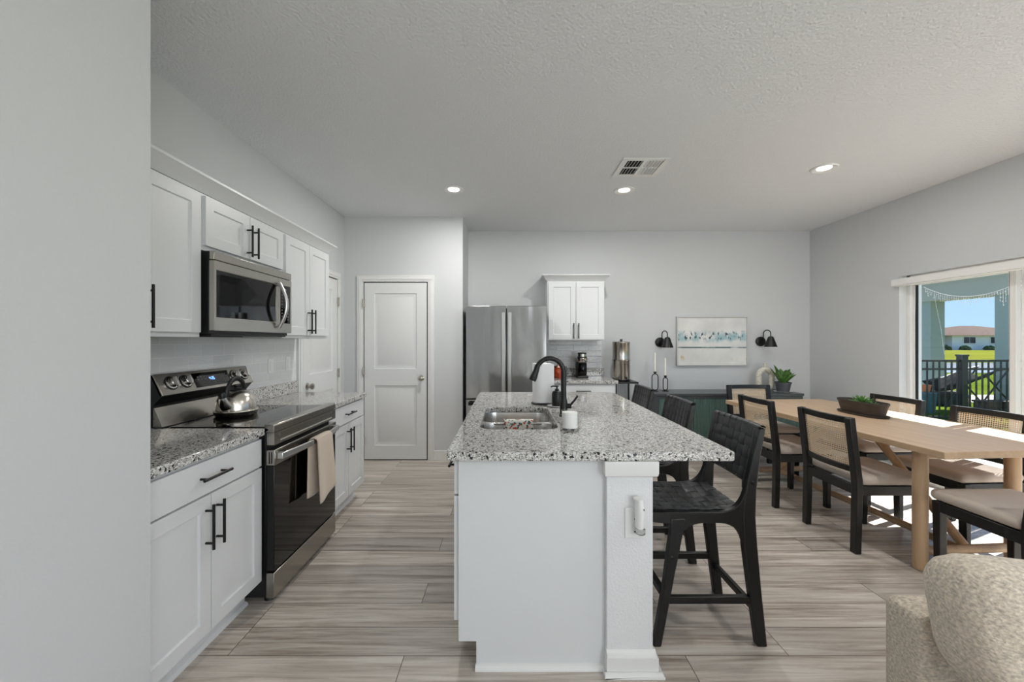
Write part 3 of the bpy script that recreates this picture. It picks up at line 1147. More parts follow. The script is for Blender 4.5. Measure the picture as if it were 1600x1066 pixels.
# ------------------------------------------------------------------ range
RY0, RY1 = 2.131, 2.889
RW = RY1 - RY0
RXF = -1.218
mt = face_x(RXF, RY0)
DP = RXF - (XL + 0.012)
t = thing('kitchen_range', 'stainless electric range with black glass oven door and cooktop', 'range', ((RXF + XL) / 2, (RY0 + RY1) / 2, 0))
MB(mt).box(0.004, RW - 0.004, 0.045, DP, 0.03, 0.895).build('body', 'blackmatte', t, bevel=0.002)
MB(mt).box(0, RW, 0.028, DP - 0.10, 0.897, 0.914).build('cooktop_rim', 'steel', t, bevel=0.003)
MB(mt).box(0.012, RW - 0.012, 0.05, DP - 0.11, 0.9145, 0.919).build('cooktop_glass', 'blackglass', t, bevel=0.001)
MB(mt).prism([(0.0, 0.892), (0.0, 0.925), (0.006, 0.932), (0.05, 0.932), (0.05, 0.892)], 'x', 0, RW).build('front_rail', 'steel', t, bevel=0.002)
v = MB(mt).paneled(0.002, RW - 0.002, 0.824, 0.890, 0.04, [(0.06, RW - 0.06, 0.836, 0.880)], [(0.006, 0.005)])
v.build('vent_panel', 'steel', t, bevel=0.002)
d = MB(mt).box(0.002, RW - 0.002, 0.0, 0.042, 0.168, 0.718).build('oven_door', 'ovenglass', t, bevel=0.003)
MB(mt).box(0.0, RW, -0.004, 0.042, 0.7185, 0.800).build('door_cap', 'steel', d, bevel=0.003)
sl = MB(mt)
for q in (0.010, 0.022):
    sl.box(-0.0012, 0.0, q, q + 0.005, 0.728, 0.79)
sl.build('vent_slot', 'gap', d)
hp = MB(mt)
pts = []
for i in range(19):
    q = i / 18
    pts.append((0.03 + (RW - 0.06) * q, -0.030 - 0.028 * math.sin(PI * q), 0.765))
hp.strap(pts, 0.0065, 0.0165)
for x in (0.035, RW - 0.035):
    hp.box(x - 0.016, x + 0.016, -0.036, -0.004, 0.748, 0.782)
hp.build('handle', 'handlesteel', d, bevel=0.004)
dr = MB(mt).box(0.0, RW, 0.0, 0.042, 0.028, 0.158).build('storage_drawer', 'steel', t, bevel=0.003)
for x in (0.05, RW - 0.05):
    MB(mt).cyl((x, 0.05, 0), (x, 0.05, 0.028), 0.028, 0.022, n=16).build('foot', 'blackmatte', t)
# backguard: sloped control panel over a stainless splash
yb = DP
bgp = MB(mt).prism([(yb - 0.001, 0.915), (yb - 0.001, 1.186), (yb - 0.025, 1.188), (yb - 0.075, 1.082), (yb - 0.068, 1.072), (yb - 0.030, 1.030), (yb - 0.030, 0.915)], 'x', 0.0, RW)
bgp.build('backguard', 'blackmatte', t)
Lc = math.hypot(0.05, 0.106)
ang = math.atan2(0.05, 0.106)
# panel frame: x along the range, z up the slope, front -y
pmx = mt @ Matrix.Translation((0, yb - 0.075, 1.082)) @ Matrix.Rotation(-ang, 4, 'X')
pn = MB(pmx).box(0.0, RW, -0.006, 0.012, -0.004, Lc + 0.003).build('control_panel', 'steel', t, bevel=0.003)
MB(pmx).box(0.245, 0.545, -0.0075, -0.006, 0.014, Lc - 0.014).build('display', 'blackglass', pn)
# blue clock digits as short bars
dg = MB(pmx)


def digit(x, z, segs, s=0.009):
    w_, th = s, 0.0018
    S_ = {'a': (0, w_, 2 * s, 2 * s + th), 'g': (0, w_, s, s + th), 'd': (0, w_, 0, th), 'f': (0, th, s, 2 * s), 'b': (w_ - th, w_, s, 2 * s),
          'e': (0, th, 0, s), 'c': (w_ - th, w_, 0, s)}
    for q in segs:
        a = S_[q]
        dg.box(x + a[0], x + a[1], -0.0085, -0.0076, z + a[2], z + a[3])


digit(0.368, 0.052, 'fgbc')
dg.box(0.381, 0.383, -0.0085, -0.0076, 0.057, 0.059).box(0.381, 0.383, -0.0085, -0.0076, 0.065, 0.067)
digit(0.387, 0.052, 'abged')
digit(0.400, 0.052, 'acdefg')
dg.build('clock_digits', 'bluelcd', pn)
def key_(*a):
    MB(pmx).box(*a).build('key', 'greymark', pn)


for r in range(2):
    for q in range(3):
        key_(0.275 + q * 0.026, 0.286 + q * 0.026, -0.0085, -0.0076, 0.076 - r * 0.018, 0.080 - r * 0.018)
for q in range(4):
    key_(0.38 + q * 0.022, 0.389 + q * 0.022, -0.0085, -0.0076, 0.03, 0.034)
for r in range(4):
    for q in range(3):
        key_(0.465 + q * 0.022, 0.474 + q * 0.022, -0.0085, -0.0076, 0.03 + r * 0.017, 0.033 + r * 0.017)
for x in (0.085, 0.185, 0.598, 0.688):
    kn = MB(pmx @ Matrix.Translation((x, -0.006, Lc * 0.52)) @ Matrix.Rotation(PI / 2, 4, 'X'))
    kn.lathe([(0.036, 0), (0.034, 0.006), (0.027, 0.008), (0.025, 0.026), (0.022, 0.029), (0.0001, 0.029)], (0, 0, 0), 28)
    ko = kn.build('knob', 'chrome', pn)
    MB(pmx).box(x - 0.006, x + 0.006, -0.045, -0.033, Lc * 0.52 - 0.024, Lc * 0.52 + 0.024).build('grip', 'handlesteel', ko, bevel=0.002)
    MB(pmx @ Matrix.Translation((x, -0.0062, Lc * 0.52)) @ Matrix.Rotation(PI / 2, 4, 'X')).lathe([(0.039, 0), (0.039, 0.003), (0.03, 0.003)], (0, 0, 0), 28).build('bezel', 'black', ko)
MB(mt).prism([(yb - 0.078, 0.9195), (yb - 0.036, 1.018), (yb - 0.031, 1.018), (yb - 0.031, 0.9195)], 'x', 0.0, RW).build('splash_plate', 'steel', t)

# kettle on the cooktop
KX, KY, KZ = -1.66, 2.50, 0.9195
t = thing('kettle', 'brushed steel whistling kettle with black handle on the cooktop', 'kettle', (KX, KY, KZ))
kb = MB().lathe([(0.0001, 0), (0.105, 0), (0.112, 0.006), (0.116, 0.02), (0.119, 0.028), (0.117, 0.034), (0.107, 0.037), (0.106, 0.06), (0.101, 0.09), (0.088, 0.118),
                 (0.068, 0.139), (0.05, 0.147), (0.0001, 0.147)], (KX, KY, KZ), 48)
kb.build('body', steel_mat('kettle_steel', (0.66, 0.62, 0.56, 1), 0.24, (1, 1, 30)), t)
lid = MB().lathe([(0.048, 0.1472), (0.046, 0.152), (0.03, 0.158), (0.012, 0.161), (0.010, 0.168), (0.016, 0.176), (0.013, 0.184), (0.0001, 0.186)], (KX, KY, KZ), 32)
lid.build('lid', 'blackmatte', t)
sp = MB().tube([(KX + 0.005, KY - 0.085, KZ + 0.06), (KX + 0.004, KY - 0.115, KZ + 0.085), (KX + 0.004, KY - 0.128, KZ + 0.12)], [0.036, 0.028, 0.019], 18)
so = sp.build('spout', 'chrome', t)
MB().tube([(KX + 0.004, KY - 0.127, KZ + 0.118), (KX + 0.004, KY - 0.131, KZ + 0.135), (KX + 0.004, KY - 0.130, KZ + 0.146)], [0.0195, 0.0205, 0.015], 18).build('spout_cap', 'blackmatte', so)
hd = MB().tube([(KX, KY + 0.079 * math.cos(a), KZ + 0.135 + 0.085 * math.sin(a)) for a in [(-0.12 + 1.24 * i / 22) * PI for i in range(23)]], 0.0125, 12, flat=(0.8, 1.25))
hd.build('handle', 'blackmatte', t)

# towel over the oven handle
TX = RXF + 0.055
TY0, TY1 = 2.455, 2.655


def towel_fn(u, v):
    # u across, v along: back hem -> over the bar -> front hem
    y = TY0 + (TY1 - TY0) * u
    Lb, Lf, rr = 0.33, 0.375, 0.021
    bz = 0.768
    s_ = v * (Lb + PI * rr + Lf)
    w1 = 0.008 * math.sin(u * 7 + 1.0)
    if s_ < Lb:
        k = 1 - s_ / Lb
        return (TX - rr + 0.004 * math.sin(u * 5), y - 0.012 * k - 0.03, bz - (Lb - s_) - 0.012 * u)
    if s_ < Lb + PI * rr:
        a = PI - (s_ - Lb)/ rr
        return (TX + rr * math.cos(a), y - 0.03 * (1 - (s_ - Lb) / (PI * rr)), bz + rr * math.sin(a))
    k = (s_ - Lb - PI * rr) / Lf
    return (TX + rr + w1 * k + 0.012 * k, y + 0.018 * k * (u - 0.2), bz - k * (Lf - 0.055 * max(0, (u - 0.45)) * 1.6))


tag(MB().sheet(towel_fn, 14, 46).build('dish_towel', 'towel', solid=0.007, weld=False), 'beige dish towel hanging over the oven door handle', 'towel')

# ------------------------------------------------------------------ island
ISX0, ISX1, ISY0, ISY1 = -0.253, 0.930, 1.670, 3.640
SKX0, SKX1, SKY0, SKY1 = -0.150, 0.265, 2.105, 2.820
IX, PX = -0.208, 0.405                                 # door-side face, knee wall
PY0 = 1.712
t = thing('kitchen_island', 'white kitchen island base with end panel and textured end column', 'island', (0.2, 2.65, 0))
# end panel with toe notch, full run
e = MB().prism([(IX, 0.112), (-0.133, 0.112), (-0.133, 0.0), (PX, 0.0), (PX, 0.8765), (IX, 0.8765)], 'y', PY0, PY0 + 0.02)
e.build('end_panel', 'cab', t, bevel=0.001)
MB().box(IX + 0.0, PX, PY0 + 0.0205, 2.06, 0.112, 0.8765).box(IX, PX, 2.86, 3.59, 0.112, 0.8765).box(IX, -0.19, 2.06, 2.86, 0.112, 0.8765) \
    .box(0.30, PX, 2.06, 2.86, 0.112, 0.8765).box(IX, PX, 2.06, 2.86, 0.112, 0.60).build('carcass', 'cab', t)
MB().box(-0.133, PX, PY0 + 0.0205, 3.58, 0.0, 0.112).build('toe_kick', 'cab', t)
shoe = MB().prism([(PY0, 0), (PY0, 0.02), (PY0 - 0.009, 0.018), (PY0 - 0.018, 0.010), (PY0 - 0.020, 0)], 'x', -0.137, PX + 0.001)
shoe.build('shoe_moulding', 'trim', t)
sp_ = MB().box(-0.133, -0.1165, PY0 - 0.004, PY0, 0.02, 0.112).build('toe_trim', 'cab', t)
# knee wall whose near end shows as the column
MB().box(PX, 0.596, 1.685, 3.55, 0, 0.8765).build('column', 'column', t, bevel=0.004, seg=3)
bb = MB()
bb.box(PX - 0.004, 0.614, 1.667, 3.567, 0, 0.075)
bb.prism([(1.667, 0.075), (1.672, 0.088), (1.676, 0.0885), (1.685, 0.1), (1.70, 0.1), (1.70, 0.075)], 'x', PX - 0.002, 0.606)
bb.build('column_baseboard', 'trim', t, bevel=0.003)
bs = MB().box(PX - 0.014, 0.634, 1.648, 3.58, 0, 0.012)
bs.prism([(1.648, 0.012), (1.656, 0.020), (1.667, 0.022), (1.667, 0.012)], 'x', PX - 0.014, 0.630)
bs.build('column_shoe', 'trim', t, bevel=0.003)
cp = MB()
prof = [(0.0, 0.808), (0.016, 0.815), (0.019, 0.828), (0.019, 0.8765), (0.0, 0.8765)]
x0, x1, y0, y1 = PX - 0.001, 0.596, 1.685, 3.55
vs = []
for d_, z in prof:
    vs += [(x0 - d_ * 0.55, y0 - d_, z), (x1 + d_, y0 - d_, z), (x1 + d_, y1 + d_, z), (x0 - d_ * 0.55, y1 + d_, z)]
n = len(prof)
fs = []
for i in range(n):
    j = (i + 1) % n
    for q in range(3):
        fs.append((i * 4 + q, i * 4 + q + 1, j * 4 + q + 1, j * 4 + q))
    fs.append((i * 4 + 3, i * 4, j * 4, j * 4 + 3))
cp.add(vs, fs).build('column_cap', 'trim', t, bevel=0.002)
# doors on the aisle side: a drawer bank, the sink doors, another cabinet
yy = PY0 + 0.012
for i, w_ in enumerate((0.36, 0.86, 0.62)):
    mt = face_negx(IX, yy + w_)
    if i == 0:
        dfr = slab_front(mt, 0.004, w_ - 0.004, 0.722, 0.862).build('drawer', 'cab', t, bevel=0.002)
        pull(mt, w_ / 2, 0.812, 0.17, dfr, vertical=False)
        d = shaker(mt, 0.004, w_ - 0.004, 0.190, 0.714).build('door', 'cab', t, bevel=0.0015)
        pull(mt, 0.035, 0.63, 0.17, d)
    else:
        slab_front(mt, 0.004, w_ - 0.004, 0.722, 0.862).build('drawer', 'cab', t, bevel=0.002)
        for a, b, hx in ((0.004, w_ / 2 - 0.002, w_ / 2 - 0.035), (w_ / 2 + 0.002, w_ - 0.004, w_ / 2 + 0.035)):
            d = shaker(mt, a, b, 0.130, 0.714).build('door', 'cab', t, bevel=0.0015)
            pull(mt, hx, 0.585, 0.17, d)
    yy += w_ + 0.004

# countertop with a rounded sink cut-out
def rrect(x0, x1, y0, y1, r, n=8):
    p = []
    for cx_, cy_, a0 in ((x1 - r, y0 + r, -PI / 2), (x1 - r, y1 - r, 0), (x0 + r, y1 - r, PI / 2), (x0 + r, y0 + r, PI)):
        for i in range(n + 1):
            a = a0 + PI / 2 * i / n
            p.append((cx_ + r * math.cos(a), cy_ + r * math.sin(a)))
    return p


def slab_with_hole(mb, outer, inner, z0, z1):
    """outer and inner loops with the same vertex count"""
    n = len(outer)
    vs = [(x, y, z) for z in (z0, z1) for x, y in outer] + [(x, y, z) for z in (z0, z1) for x, y in inner]
    fs = []
    for i in range(n):
        j = (i + 1) % n
        fs += [(i, j, 2 * n + j, 2 * n + i), (n + i, n + j, 3 * n + j, 3 * n + i), (i, j, n + j, n + i), (2 * n + i, 2 * n + j, 3 * n + j, 3 * n + i)]
    mb.add(vs, fs)


out_l = rrect(ISX0, ISX1, ISY0, ISY1, 0.018)
out_l = out_l[:9] + arc((ISX1 - 0.07, ISY1 - 0.07), 0.07, 0, PI / 2, 8, lambda a, b: (a, b)) + out_l[18:]
inn_l = rrect(SKX0, SKX1, SKY0, SKY1, 0.085)
t = thing('countertop', 'large grey speckled granite island countertop around the sink', 'countertop', (0.34, 2.65, 0.877))
mb = MB()
slab_with_hole(mb, out_l, inn_l, 0.877, 0.914)
mb.build('slab', 'granite', t, bevel=0.005, seg=3)

# undermount double sink
t = thing('kitchen_sink', 'stainless double-bowl sink set into the island countertop', 'sink', (0.057, 2.46, 0.65))
YD = 2.47


def bowl(y0, y1, name):
    mb = MB()
    loops = []
    for ins, z, r in ((-0.02, 0.8755, 0.10), (0.0, 0.874, 0.088), (0.006, 0.84, 0.085), (0.016, 0.70, 0.08), (0.05, 0.672, 0.06), (0.12, 0.668, 0.03)):
        lp = rrect(SKX0 - 0.012 + ins, SKX1 + 0.012 - ins, y0 + ins * 0.8, y1 - ins * 0.8, min(r, 0.09))
        loops.append([(x, y, z) for x, y in lp])
    n = len(loops[0])
    vs = [p for l in loops for p in l]
    fs = []
    for i in range(len(loops) - 1):
        for k in range(n):
            fs.append((i * n + k, i * n + (k + 1) % n, (i + 1) * n + (k + 1) % n, (i + 1) * n + k))
    fs.append([(len(loops) - 1) * n + k for k in range(n)])
    mb.add(vs, fs)
    o = mb.build(name, 'sink', t)
    MB().lathe([(0.0001, 0.6685), (0.03, 0.6685), (0.042, 0.671), (0.042, 0.6685)], ((SKX0 + SKX1) / 2, (y0 + y1) / 2, 0.0005), 24).build('drain', 'chrome', o)


bowl(SKY0 - 0.012, YD - 0.008, 'bowl')
bowl(YD + 0.008, SKY1 + 0.012, 'bowl')
MB().box(SKX0 - 0.005, SKX1 + 0.005, YD - 0.010, YD + 0.010, 0.860, 0.8758).build('divider', 'sink', t, bevel=0.004)

# floral cloth hanging over the sink divider
cl = MB()
CX0, CX1 = -0.024, 0.152
cl.sheet(lambda u, v: (CX0 + (CX1 - CX0) * u + 0.002 * math.sin(v * 9), YD + (0.024 if v < 0.45 else -0.024) if not 0.45 <= v <= 0.55 else YD + 0.024 * math.cos((v - 0.45) / 0.1 * PI),
                       (0.884 - (0.45 - v) * 0.27) if v < 0.45 else (0.884 + 0.012 * math.sin((v - 0.45) / 0.1 * PI) if v <= 0.55 else 0.884 - (v - 0.55) * 0.34)), 10, 40)
tag(cl.build('dish_cloth', 'floral', solid=0.003, weld=False), 'small floral print cloth folded over the sink divider', 'cloth')

# faucet
FXx, FYy, FZ = 0.335, 2.475, 0.9145
t = thing('faucet', 'matte black gooseneck pull-down faucet beside the sink', 'faucet', (FXx, FYy, FZ))
MB().lathe([(0.027, 0), (0.027, 0.008), (0.0225, 0.012), (0.0225, 0.095), (0.019, 0.10), (0.0165, 0.12), (0.0001, 0.12)], (FXx, FYy, FZ), 24).build('base', 'blackmatte', t)
pts = [(FXx, FYy, FZ + 0.10), (FXx, FYy, FZ + 0.18), (FXx, FYy, FZ + 0.262)]
R_ = 0.083
for i in range(1, 16):
    a = PI * i / 16 * 0.90
    pts.append((FXx - R_ + R_ * math.cos(a), FYy, FZ + 0.262 + R_ * 1.05 * math.sin(a)))
MB().tube(pts, [0.0165] * 3 + [0.015] * 15, 16).build('spout', 'blackmatte', t)
hx, hz = pts[-1][0], pts[-1][2]
MB().tube([(hx, FYy, hz + 0.004), (hx - 0.010, FYy, hz - 0.03), (hx - 0.026, FYy, hz - 0.070), (hx - 0.033, FYy, hz - 0.088)], [0.016, 0.0175, 0.0225, 0.0215], 18).build('spray_head', 'blackmatte', t)
lv = MB().cyl((FXx + 0.015, FYy - 0.004, FZ + 0.062), (FXx + 0.045, FYy - 0.012, FZ + 0.062), 0.0155)
lv.tube([(FXx + 0.038, FYy - 0.010, FZ + 0.066), (FXx + 0.062, FYy - 0.016, FZ + 0.096), (FXx + 0.082, FYy - 0.02, FZ + 0.125)], [0.0075, 0.0062, 0.006], 10)
lv.build('lever', 'blackmatte', t)

# paper towel
t = thing('paper_towel_roll', 'white paper towel roll on a black stand behind the sink', 'paper towel', (0.245, 2.97, 0.9145))
MB().lathe([(0.0001, 0), (0.078, 0), (0.078, 0.008), (0.072, 0.012), (0.0001, 0.012)], (0.245, 2.97, 0.9145), 32).lathe([(0.008, 0.01), (0.008, 0.30), (0.0001, 0.302)], (0.245, 2.97, 0.9145), 12).build('stand', 'blackmatte', t)
pr = MB().lathe([(0.018, 0.013), (0.068, 0.013), (0.069, 0.016), (0.069, 0.289), (0.068, 0.292), (0.018, 0.292)], (0.245, 2.97, 0.9145), 40)
pr.box(0.245 + 0.001, 0.245 + 0.080, 2.97 - 0.070, 2.97 - 0.0685, 0.93, 1.204)
pr.build('paper_roll', 'paper', t)

# soap dispenser on its white dish
t = thing('soap_dish', 'thin white tray under the black soap dispenser', 'tray', (0.36, 2.83, 0.9145))
MB().lathe([(0.0001, 0), (0.07, 0), (0.085, 0.006), (0.087, 0.010), (0.083, 0.010), (0.07, 0.005), (0.0001, 0.004)], (0.36, 2.83, 0.9145), 32, 1.05, 0.62).build('tray', 'white', t)
BX, BY, BZ = 0.337, 2.83, 0.919
t = thing('soap_dispenser', 'black pump soap dispenser on the white tray by the faucet', 'soap dispenser', (BX, BY, BZ))
MB().lathe([(0.0001, 0), (0.032, 0), (0.035, 0.006), (0.035, 0.085), (0.030, 0.10), (0.014, 0.108), (0.0001, 0.108)], (BX, BY, BZ), 28).build('bottle', 'blackmatte', t)
p = MB().lathe([(0.014, 0.108), (0.014, 0.118), (0.006, 0.120), (0.006, 0.133), (0.013, 0.134), (0.013, 0.141), (0.0001, 0.142)], (BX, BY, BZ), 18)
p.tube([(BX, BY, BZ + 0.137), (BX - 0.03, BY, BZ + 0.137), (BX - 0.042, BY, BZ + 0.131)], [0.006, 0.005, 0.004], 8)
p.build('pump', 'blackmatte', t)

# candle jar
JX, JY, JZ = 0.315, 2.095, 0.9145
t = thing('jar_candle', 'white candle in a clear glass jar on the island near the sink', 'candle', (JX, JY, JZ))
MB().lathe([(0.0001, 0), (0.039, 0), (0.042, 0.004), (0.0425, 0.1), (0.0405, 0.1), (0.0395, 0.012), (0.0001, 0.011)], (JX, JY, JZ), 40).build('jar', 'jarglass', t)
MB().lathe([(0.0001, 0.0125), (0.0385, 0.0125), (0.0392, 0.06), (0.0001, 0.061)], (JX, JY, JZ), 32).build('wax', 'wax', t)
fw = MB().lathe([(0.0396, 0.0125), (0.0397, 0.09)], (JX, JY, JZ), 40)
fw.build('frosted_liner', pm('frosted_white', S(252, 252, 248), 0.6), t)
MB().cyl((JX, JY, JZ + 0.061), (JX, JY, JZ + 0.072), 0.0012, n=8).build('wick', 'blackmatte', t)

# outlet on the column with a plug-in air freshener
OX, OY, OZ = 0.522, 1.6845, 0.622
t = thing('wall_outlet', 'white outlet plate on the island column', 'outlet', (OX, OY, OZ))
MB(face_y(OX, OY, OZ)).box(-0.043, 0.037, -0.006, 0, -0.062, 0.062).build('cover_plate', 'white', t, bevel=0.002)
for q in (-0.026, 0.026):
    s_ = MB(face_y(OX - 0.003, OY, OZ)).box(-0.016, 0.016, -0.008, -0.006, q - 0.016, q + 0.016).build('socket', 'white', t, bevel=0.003)
    MB(face_y(OX - 0.003, OY, OZ)).box(-0.003, 0.003, -0.0088, -0.008, q - 0.012, q - 0.006).build('socket_hole', 'gap', s_)
AZ = OZ + 0.03
OX += 0.008
t = thing('air_freshener', 'white plug-in air freshener with clear oil bottle in the column outlet', 'air freshener', (OX, OY - 0.03, AZ))
af = MB().tube([(OX, OY - 0.030, AZ - 0.035), (OX, OY - 0.034, AZ + 0.03), (OX, OY - 0.03, AZ + 0.075)], [0.023, 0.025, 0.02], 20, flat=(0.75, 1.0))
af.lathe([(0.0001, 0.0), (0.02, 0.0), (0.021, 0.008), (0.0001, 0.014)], (OX - 0.004, OY - 0.034, AZ + 0.075), 20)
af.box(OX - 0.008, OX + 0.008, OY - 0.02, OY - 0.0085, AZ - 0.02, AZ + 0.02)
af.build('housing', 'white', t)
MB().tube([(OX + 0.004, OY - 0.032, AZ - 0.066), (OX + 0.004, OY - 0.032, AZ - 0.062), (OX + 0.004, OY - 0.032, AZ - 0.042), (OX + 0.004, OY - 0.032, AZ - 0.034)], [0.014, 0.019, 0.019, 0.01], 18).build('oil_bottle', 'clear', t)
MB().box(OX + 0.002, OX + 0.014, OY - 0.0535, OY - 0.0525, AZ + 0.038, AZ + 0.046).build('marking', 'greymark', t)

# ------------------------------------------------------------------ counter stools
def weave(mb, P, nu, nv, h=0.0026, skip=None):
    for i in range(nu):
        for j in range(nv):
            along_u = (i + j) % 2 == 0
            lu, lv = (1.10, 0.87) if along_u else (0.87, 1.10)
            K = 4
            vs, fs = [], []
            for b in range(K + 1):
                for a in range(K + 1):
                    fa, fb = a / K - 0.5, b / K - 0.5
                    t_ = fa if along_u else fb
                    s_ = fb if along_u else fa
                    hh = h * (1 - (2 * abs(t_)) ** 3.0) + 0.0012 - 0.0012 * (2 * abs(s_)) ** 6
                    vs.append(P(min(1, max(0, (i + 0.5 + fa * lu) / nu)), min(1, max(0, (j + 0.5 + fb * lv) / nv)), hh))
            for b in range(K):
                for a in range(K):
                    k = b * (K + 1) + a
                    fs.append((k, k + 1, k + K + 2, k + K + 1))
            mb.add(vs, fs)


def make_stool():
    t = thing('counter_stool', 'x', 'stool', (0, 0, 0), 'woven counter stools at the island')
    front_leg = [(-0.248, 0), (-0.212, 0), (-0.150, 0.33), (-0.106, 0.548), (-0.106, 0.575), (-0.172, 0.575), (-0.170, 0.52), (-0.20, 0.28)]
    post = [(0.216, 0), (0.262, 0), (0.236, 0.25), (0.218, 0.45), (0.210, 0.58), (0.214, 0.70), (0.232, 0.85), (0.254, 0.975), (0.224, 0.975), (0.196, 0.85), (0.172, 0.74), (0.158, 0.66), (0.152, 0.58), (0.156, 0.45), (0.188, 0.20)]
    rail = [(-0.285, 0.602), (-0.285, 0.560)] + [(-0.172, 0.548)] + bez((-0.135, 0.47), (-0.11, 0.545), (-0.03, 0.552), 8) + bez((0.05, 0.552), (0.145, 0.55), (0.160, 0.44), 8) \
        + [(0.19, 0.44), (0.19, 0.70)] + bez((0.168, 0.715), (0.15, 0.605), (0.05, 0.602), 8)
    for s_ in (-1, 1):
        y0, y1 = sorted((s_ * 0.171, s_ * 0.207))
        MB().prism(front_leg, 'y', y0, y1).build('leg', 'blackwood', t, bevel=0.006)
        MB().prism(post, 'y', y0, y1).build('leg', 'blackwood', t, bevel=0.006)
        ya, yb_ = sorted((s_ * 0.1735, s_ * 0.2045))
        MB().prism(rail, 'y', ya, yb_).build('side_rail', 'blackwood', t, bevel=0.004)
        MB().box(-0.208, 0.222, s_ * 0.189 - 0.012, s_ * 0.189 + 0.012, 0.188, 0.222).build('stretcher', 'blackwood', t, bevel=0.004)
        sc_ = MB(Matrix.Translation((0.195, s_ * 0.207, 0.735)) @ Matrix.Rotation(-s_ * PI / 2, 4, 'X')).lathe([(0.0001, 0.004), (0.006, 0.003), (0.0085, 0.0)], (0, 0, 0), 14)
        sc_.build('bolt', 'black', t)
        MB(Matrix.Translation((-0.165, s_ * 0.207, 0.40)) @ Matrix.Rotation(-s_ * PI / 2, 4, 'X')).lathe([(0.0001, 0.004), (0.006, 0.003), (0.0085, 0.0)], (0, 0, 0), 14).build('bolt', 'black', t)
    MB().box(0.212, 0.236, -0.172, 0.172, 0.135, 0.168).build('stretcher', 'blackwood', t, bevel=0.004)
    MB().box(-0.212, -0.186, -0.172, 0.172, 0.215, 0.250).build('footrest', 'blackwood', t, bevel=0.004)
    MB().box(-0.285, -0.262, -0.173, 0.173, 0.560, 0.600).build('front_rail', 'blackwood', t, bevel=0.004)
    MB().box(0.145, 0.175, -0.173, 0.173, 0.565, 0.598).build('rear_rail', 'blackwood', t, bevel=0.004)

    def seatP(u, v, h):
        x = -0.288 + 0.462 * u
        y = -0.186 + 0.372 * v
        sag = -0.018 * math.sin(PI * u) * math.sin(PI * v)
        return (x, y, 0.606 + sag + h)
    mb = MB()
    weave(mb, seatP, 9, 6)
    mb.build('seat', 'leather', t, weld=False)
    MB().sheet(lambda u, v: seatP(u, v, -0.004), 10, 10).build('seat_backing', 'gap', t, solid=0.002)

    def lean(z):
        return 0.186 + (z - 0.735) * 0.205

    def backP(u, v, h):
        y = -0.206 + 0.412 * u
        z = 0.735 + 0.243 * v
        x = lean(z) - 0.010 - h + 0.012 * math.sin(PI * u)
        return (x, y, z)

    def backR(u, v, h):
        p = backP(u, v, 0)
        return (p[0] + 0.024 + h, p[1], p[2])
    mb = MB()
    weave(mb, backP, 8, 5)
    weave(mb, backR, 8, 5)
    # straps rolled over the top and bottom edges
    for i in range(8):
        for z, sg in ((0.977, 1), (0.736, -1)):
            y0, y1 = -0.206 + 0.412 * (i + 0.06) / 8, -0.206 + 0.412 * (i + 0.94) / 8
            u_ = (i + 0.5) / 8
            xc = lean(z) + 0.002 + 0.012 * math.sin(PI * u_)
            mb.sheet(lambda a, b: (xc - 0.0165 * math.cos(PI * a), y0 + (y1 - y0) * b, z + sg * 0.014 * math.sin(PI * a)), 8, 2)
    mb.build('backrest', 'leather', t, weld=False)
    mb = MB()
    mb.sheet(lambda u, v: backP(u, v, -0.005), 10, 8)
    mb.sheet(lambda u, v: backR(u, v, -0.005), 10, 8)
    mb.build('backrest_core', 'gap', t, weld=False)
    return t


stool_labels = ['black woven leather counter stool nearest the camera, at the near end of the island',
                'black woven leather counter stool in the middle of the row along the island',
                'black woven leather counter stool at the far end of the island, before the sideboard']
proto = make_stool()
for i, y in enumerate((2.035, 2.715, 3.425)):
    o = proto if i == 0 else copy_tree(proto)
    o.location = (0.897 + 0.0 * i, y, 0)
    o['label'] = stool_labels[i]

# ------------------------------------------------------------------ dining table
TT = 0.76
t = thing('dining_table', 'long pale oak dining table with round legs by the sliding door', 'table', (2.829, 3.271, 0))
HW, HL = 0.515, 1.0
MB().box(2.829 - HW, 2.829 + HW, 3.271 - HL, 3.271 + HL, TT - 0.040, TT).build('tabletop', 'oak', t, bevel=0.004)


def tb(u, v, z):
    return (2.829 + u, 3.271 + v, z)


UL, UR, UC, VL = -0.405, 0.205, -0.10, 0.780
for s_ in (-1, 1):
    for u in (UL, UR):
        MB().cyl(tb(u, s_ * VL, 0), tb(u, s_ * VL, TT - 0.041), 0.037, n=24).build('leg', 'oakv', t, bevel=0.003)
    MB().cyl(tb(UL + 0.03, s_ * VL, 0.105), tb(UR - 0.03, s_ * VL, 0.105), 0.026, n=18).build('crossbar', 'oak', t)
    MB().tube([tb(UC, s_ * (VL - 0.015), 0.12), tb(UC, s_ * 0.14, TT - 0.041)], 0.026, 18).build('brace', 'oakv', t)
    MB().cyl(tb(UL, s_ * VL, TT - 0.075), tb(UR, s_ * VL, TT - 0.075), 0.026, n=18).build('crossbar', 'oak', t)
MB().cyl(tb(UC, -VL + 0.02, 0.09), tb(UC, VL - 0.02, 0.09), 0.024, n=18).build('stretcher', 'oak', t)
t.rotation_euler.z = math.radians(4)


